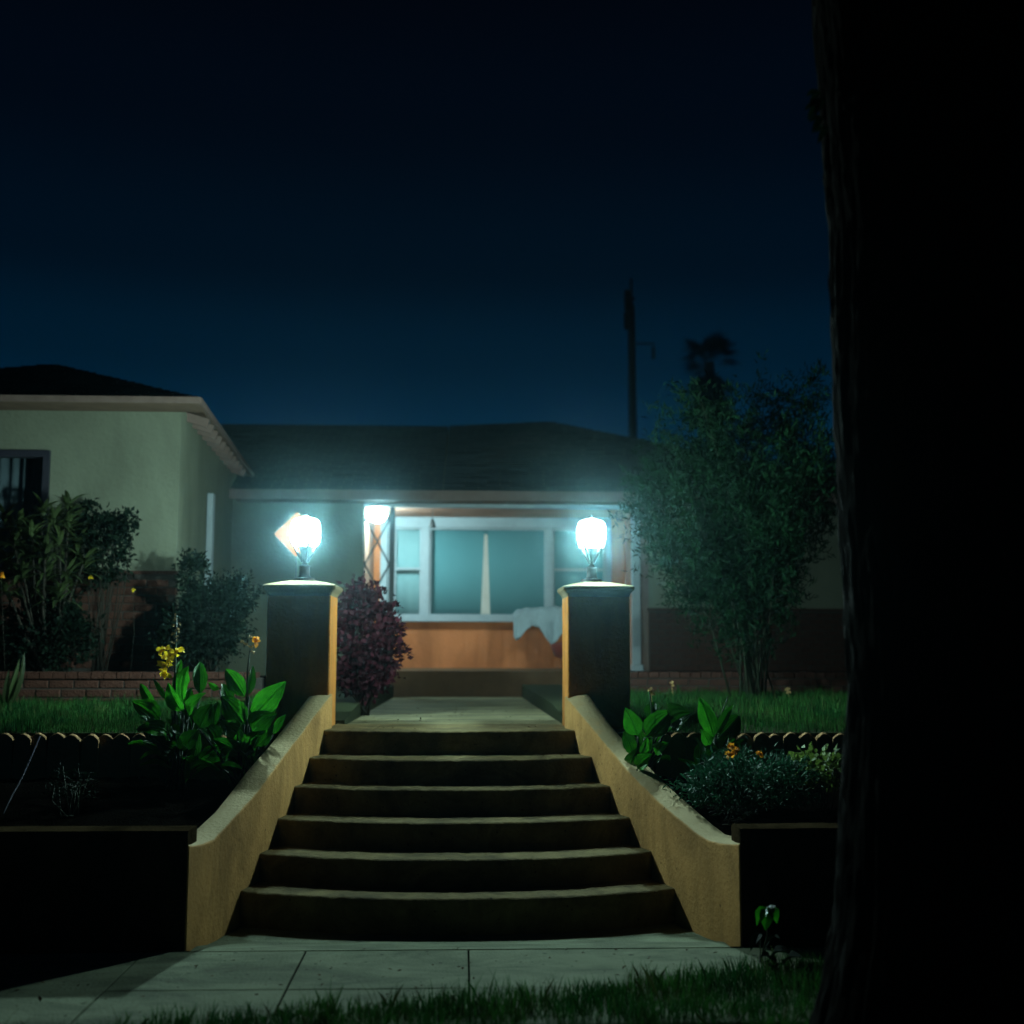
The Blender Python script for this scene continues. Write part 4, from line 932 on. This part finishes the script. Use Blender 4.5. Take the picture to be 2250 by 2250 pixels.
# tall vase shaped shrub on the right
rng = np.random.default_rng(50); b = at(1660, 1526, 11.4); b[2] = 1.06
t = thing('vase_shrub', b, 'tall vase shaped feathery shrub on the right lawn before the house', 'shrub'); stm = MB(); Pp = []; Oo = []
tips = [(1400, 1110), (1430, 1010), (1470, 960), (1500, 900), (1540, 880), (1560, 930), (1600, 890), (1640, 930), (1680, 870), (1720, 930), (1760, 900), (1782, 850), (1810, 960), (1830, 1030), (1420, 1180),
        (1480, 1080), (1530, 1010), (1590, 1000), (1650, 1020), (1710, 1020), (1770, 1010), (1450, 1150), (1520, 1120), (1580, 1100), (1640, 1120), (1700, 1110), (1760, 1080), (1500, 1210), (1560, 1220), (1620, 1200), (1680, 1190), (1740, 1170), (1395, 1060), (1810, 1100),
        (1545, 1290), (1600, 1300), (1650, 1290), (1700, 1260), (1420, 1085), (1455, 1025)]
for i, (px, py) in enumerate(tips):
    e = at(px, py, 11.4 + rng.uniform(-.55, .55)); q = b + np.array([rng.normal(0, .10), rng.normal(0, .08), -.04]); L = np.linalg.norm(e - q)
    m1 = q + (e - q) * .4 + np.array([(q[0] - e[0]) * .13, 0, .10 * L]); m2 = q + (e - q) * .75 + np.array([(q[0] - e[0]) * .06, 0, .06 * L])
    if i % 2 == 0 or i > 34: stm.tube([q, m1, m2, e], [.011, .009, .006, .003], 6)
    for s_ in range(int(40 * L)):
        u = rng.uniform(.30, 1.05) ** .8; p = (1 - u) ** 3 * q + 3 * (1 - u) ** 2 * u * m1 + 3 * (1 - u) * u * u * m2 + u ** 3 * e
        d = e - q; d /= np.linalg.norm(d); sp = .05 + .13 * (1 - abs(u - .75))
        k = 11; pp = p + rng.normal(0, sp * .75, 3) + rng.normal(0, .035, (k, 3)); Pp.append(pp); Oo.append(np.tile(d * .6 + rng.normal(0, .3, 3), (k, 1)))
V, Fq = leaves(np.concatenate(Pp), np.concatenate(Oo), rng, (.05, .10), .2, .15, .7, .2); link_mesh('foliage', V, Fq, M_BAMBOO, t); stm.build('stem', M_CANE, t, True)

# dry stalks on the lawn by the planter right
for i, (px, py, Y, lb) in enumerate(((1430, 1515, 9.6, 'thin dry stalk in the grass right of the right pillar'), (1475, 1500, 11.8, 'pale dry seed stalk standing below the right planter'), (1730, 1515, 11.6, 'bent dry stalk in the grass right of the tall shrub'))):
    e = at(px, py, Y); t = thing('dry_stalk', (e[0], Y, lawn_z(Y)), lb, 'dry stalk', 'dry stalks in the right lawn')
    MB().tube([(e[0] + .03, Y, lawn_z(Y) - .02), (e[0] + .01, Y, (lawn_z(Y) + e[2]) / 2), e], [.005, .004, .003], 5).build('stalk', M_PODS, t, True); petals(t, [e, e + np.array([.01, 0, -.03])], 'seed_head', M_PODS, .028, i, 4)

# weed by the trunk in the foreground
b = at(1670, 2115, 6.15); b[2] = 0
t = thing('weed_plant', b, 'small weed with one drooping lit leaf beside the trunk foot', 'weed'); tp = at(1685, 2000, 6.1)
MB().tube([b, (b + tp) / 2 + np.array([.02, 0, 0]), tp], [.005, .004, .003], 6).build('stem', M_CANNASTEM, t, True)
for q, w in (((1664, 2030), 22), ((1682, 2040), 26), ((1706, 2026), 22), ((1700, 2005), 16)):
    mb = MB(); px_leaf(mb, (1686, 1992), q, w, 6.08, 0, -.05, (0, -.5, 1), .12); mb.build('leaf', M_CANNA, t, True)
for bq, q, w in (((1672, 2050), (1650, 2085), 16), ((1690, 2070), (1712, 2060), 14), ((1690, 2110), (1735, 2085), 22), ((1700, 2120), (1672, 2098), 20), ((1720, 2120), (1760, 2100), 22), ((1700, 2140), (1690, 2120), 18)):
    mb = MB(); px_leaf(mb, bq, q, w, 6.0, 0, -.1, (0, -.5, 1), .1); mb.build('leaf', M_SHRUB, t, True)
    MB().tube([b, at(*bq, 6.0)], .003, 5).build('stem', M_CANNASTEM, t, True)

# loose leaf litter on the pavement, steps and path
rng = np.random.default_rng(8); lp = []
for k in range(150):
    x, y = rng.uniform(-2.4, 1.6), rng.uniform(5.35, 6.5); lp.append((x, y, .004))
for i in range(6):
    for k in range(9):
        Y_ = Y1 + i * TR + rng.uniform(.06, .26); x = rng.choice([-1, 1]) * rng.uniform(.35, 1.0) * (xr(Y_) - .06); lp.append((x, Y_, RISE1 + i * RISE + .006))
for k in range(60):
    y = rng.uniform(9.5, 13); lp.append((rng.uniform(-.85, .75), y, pz(y) + .004))
lp = np.array(lp); o_ = rng.normal(0, 1, (len(lp), 3)); o_[:, 2] = 0
V, Fq = leaves(lp, o_, rng, (.012, .034), .5, .05, .3, .95)
tag(link_mesh('leaf_litter', V, Fq, mat('dry_leaf', (.035, .02, .008), (.08, .045, .018), 9, .9, 0, 40, .1, island=.4)), kind='stuff')

# ================================================================== FOREGROUND TREE
TC = (1.875, 4.6)
t = thing('street_tree', (TC[0], TC[1], -.03), 'big dark tree trunk with rough bark in the right foreground', 'tree')
na, nz_ = 240, 300; V = []; Fc = []
zz = np.linspace(-.06, 5.4, nz_)
for z in zz:
    r0 = float(np.interp(z, [-.06, .17, .5, 1.0, 1.44, 2.24, 3.26, 4.23, 5.4], [.60, .53, .455, .415, .372, .378, .378, .44, .40])); cx_ = TC[0] + .012 * math.sin(z * 1.7)
    for k in range(na):
        a = 2 * math.pi * k / na; ca, sa = math.cos(a), math.sin(a)
        n1 = noise.noise((ca * 5.5, sa * 5.5, z * .8)); n2 = noise.noise((ca * 14, sa * 14, z * 2.4 + 9)); n3 = noise.noise((ca * 30, sa * 30, z * 9))
        n4 = noise.noise((ca * 24 + n1 * 2, sa * 24, z * 5.5 + 3))
        rr = r0 + .024 * (1 - abs(n1) * 2.2) * .6 + .018 * (1 - abs(n2) * 2.0) * .7 + .012 * (.5 - abs(n4)) + .006 * n3 + max(0, .35 - z) * .22 * noise.noise((ca * 2.2, sa * 2.2, 4)) - .022
        V.append((cx_ + rr * ca, TC[1] + rr * sa, z))
for j in range(nz_ - 1):
    for k in range(na): Fc.append((j * na + k, j * na + (k + 1) % na, (j + 1) * na + (k + 1) % na, (j + 1) * na + k))
link_mesh('trunk', V, np.array(Fc), M_BARK, t, True)
for pts, rr in (([(TC[0] - .1, 4.6, 5.1), (TC[0] - .7, 4.5, 6.0), (TC[0] - 1.4, 4.2, 7.0), (TC[0] - 1.9, 3.9, 8.2)], [.28, .2, .14, .06]),
                ([(TC[0] + .1, 4.65, 5.1), (TC[0] + .7, 4.7, 6.1), (TC[0] + 1.5, 4.5, 7.2), (TC[0] + 2.1, 4.4, 8.4)], [.28, .2, .13, .05]),
                ([(TC[0], 4.6, 5.2), (TC[0] + .1, 4.3, 6.4), (TC[0] - .1, 3.8, 7.6), (TC[0] + .2, 3.4, 8.9)], [.3, .22, .14, .06])):
    MB().tube(pts, rr, 12).build('limb', M_BARK, t, True)
rng = np.random.default_rng(77); p, o_, _c = clumps((TC[0], 3.9, 8.4), (3.0, 2.0, 1.5), 130, 40, .18, rng)
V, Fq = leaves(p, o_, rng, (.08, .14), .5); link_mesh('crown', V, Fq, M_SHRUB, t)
sp = MB(); rnd = random.Random(3)
for px, py in ((1772, 205), (1768, 235), (1778, 262), (1790, 285), (1782, 225)):
    q = at(px + 30, py - 6, 4.55); e = at(px, py, 4.5); sp.leaf(q, e + np.array([0, 0, -.015]), .032, (0, -.7, .7), .1, .2, 5)
    sp.leaf(q, e + np.array([.01, 0, -.06]), .03, (0, -.7, .7), .1, .2, 5)
sp.build('sprig', M_SHRUB, t)

# ================================================================== FAR THINGS
# utility pole
b = at(1391, 965, 42); tpz = at(1389, 612, 42)[2]
t = thing('utility_pole', (b[0], 42, .9), 'tall dark utility pole rising behind the porch roof', 'pole')
MB().tube([(b[0], 42, .8), (b[0], 42, tpz * .55), (b[0] - .02, 42, tpz - 1.1), (b[0] - .02, 42, tpz - .9), (b[0] - .02, 42, tpz)], [.19, .165, .14, .06, .05], 10).build('pole_shaft', M_POLE, t, True)
k = 42 / F_PX
def can(px, py, w, h, nm):
    q = at(px, py, 41.8); MB().lathe([(w * k * .45, -h * k / 2), (w * k / 2, -h * k / 2 + .05), (w * k / 2, h * k / 2 - .08), (w * k * .3, h * k / 2)], q, 12).build(nm, M_POLE, t, True)
can(1378, 660, 14, 50, 'transformer'); can(1376, 705, 12, 40, 'transformer'); can(1436, 775, 8, 30, 'switch_box')
q = at(1378, 655, 41.85); MB().bar((q[0] - .1, 41.85, q[2]), (b[0] + .1, 41.95, q[2]), .1).build('bracket', M_POLE, t)
q = at(1420, 755, 41.9); MB().bar((b[0], 41.9, q[2]), (q[0] + .3, 41.9, q[2]), .06).build('bracket', M_POLE, t)
# fan palm
YP = 64; c = at(1558, 795, YP); kx = YP / F_PX
t = thing('fan_palm', (c[0], YP, .9), 'fan palm silhouetted behind the tall shrub', 'palm tree')
MB().tube([(c[0] + .2, YP, .8), (c[0] + .1, YP, c[2] * .5), (c[0], YP, c[2])], [.45, .36, .30], 10).build('trunk', M_PALMTRUNK, t, True)
rnd = random.Random(12); crown = MB(); skirt = MB()
def fan(mb, o, d, stem, R_, nb):
    d = np.array(d) / np.linalg.norm(d); e = o + d * stem; up = np.array([0, 0, 1.]); sd = np.cross(d, up); sd /= np.linalg.norm(sd) + 1e-9; mb.tube([o, e], [.03, .02], 4)
    nm = np.cross(sd, d)
    for k_ in range(nb):
        a = rad(-105 + 210 * k_ / (nb - 1)); q = d * math.cos(a) + sd * math.sin(a) - nm * .15; mb.leaf(e, e + q * R_ * rnd.uniform(.85, 1.05) + np.array([0, 0, -.1 * R_]), .12, nm, .05, .2, 3)
for i in range(30):
    a = rnd.uniform(0, 6.28); e = rnd.uniform(-.5, 1.45); fan(crown, c + np.array([0, 0, .2]), (math.cos(a) * math.cos(e), math.sin(a) * math.cos(e), math.sin(e)), rnd.uniform(.75, 1.35), rnd.uniform(.75, 1.1), 10)
for i in range(80):
    a = rnd.uniform(0, 6.28); h_ = rnd.uniform(.1, 2.8); fan(skirt, c + np.array([0, 0, -h_ * .8]), (math.cos(a), math.sin(a), -rnd.uniform(.6, 1.6)), rnd.uniform(.65, 1.15), rnd.uniform(.65, .95), 10)
crown.build('crown', M_SILH, t); skirt.build('dead_skirt', M_SILH, t)
# far tree seen left of the trunk
c = at(1845, 1090, 34)
t = thing('far_tree', (c[0], 34, .9), 'dark far tree low on the horizon beside the big trunk', 'tree'); rng = np.random.default_rng(90)
p, o_, _c = clumps(c, (1.5, 1.2, 1.1), 60, 40, .14, rng, .3); V, Fq = leaves(p, o_, rng, (.12, .22), .5); link_mesh('crown', V, Fq, M_SILH, t)
MB().tube([(c[0], 34, .8), (c[0], 34, c[2])], [.2, .1], 8).build('trunk', M_BARK, t, True)

# ================================================================== VOLUME ADDED FOR THE LAMPS' LENS BLOOM
hz = MB().box(-138, 138, -68, 168, -1.9, 24).build('lens_bloom_haze', M_GLASS); tag(hz, kind='stuff')  # scattering box added so the lamps get a lens-like glow
mh = bpy.data.materials.new('lens_bloom_volume'); mh.use_nodes = True; n = mh.node_tree.nodes; n.clear()
oo = n.new('ShaderNodeOutputMaterial'); pv = n.new('ShaderNodeVolumePrincipled')
pv.inputs['Color'].default_value = (.50, .86, .96, 1); pv.inputs['Density'].default_value = BLOOM_DENSITY; pv.inputs['Anisotropy'].default_value = .973
mh.node_tree.links.new(pv.outputs[0], oo.inputs['Volume']); hz.data.materials.clear(); hz.data.materials.append(mh)
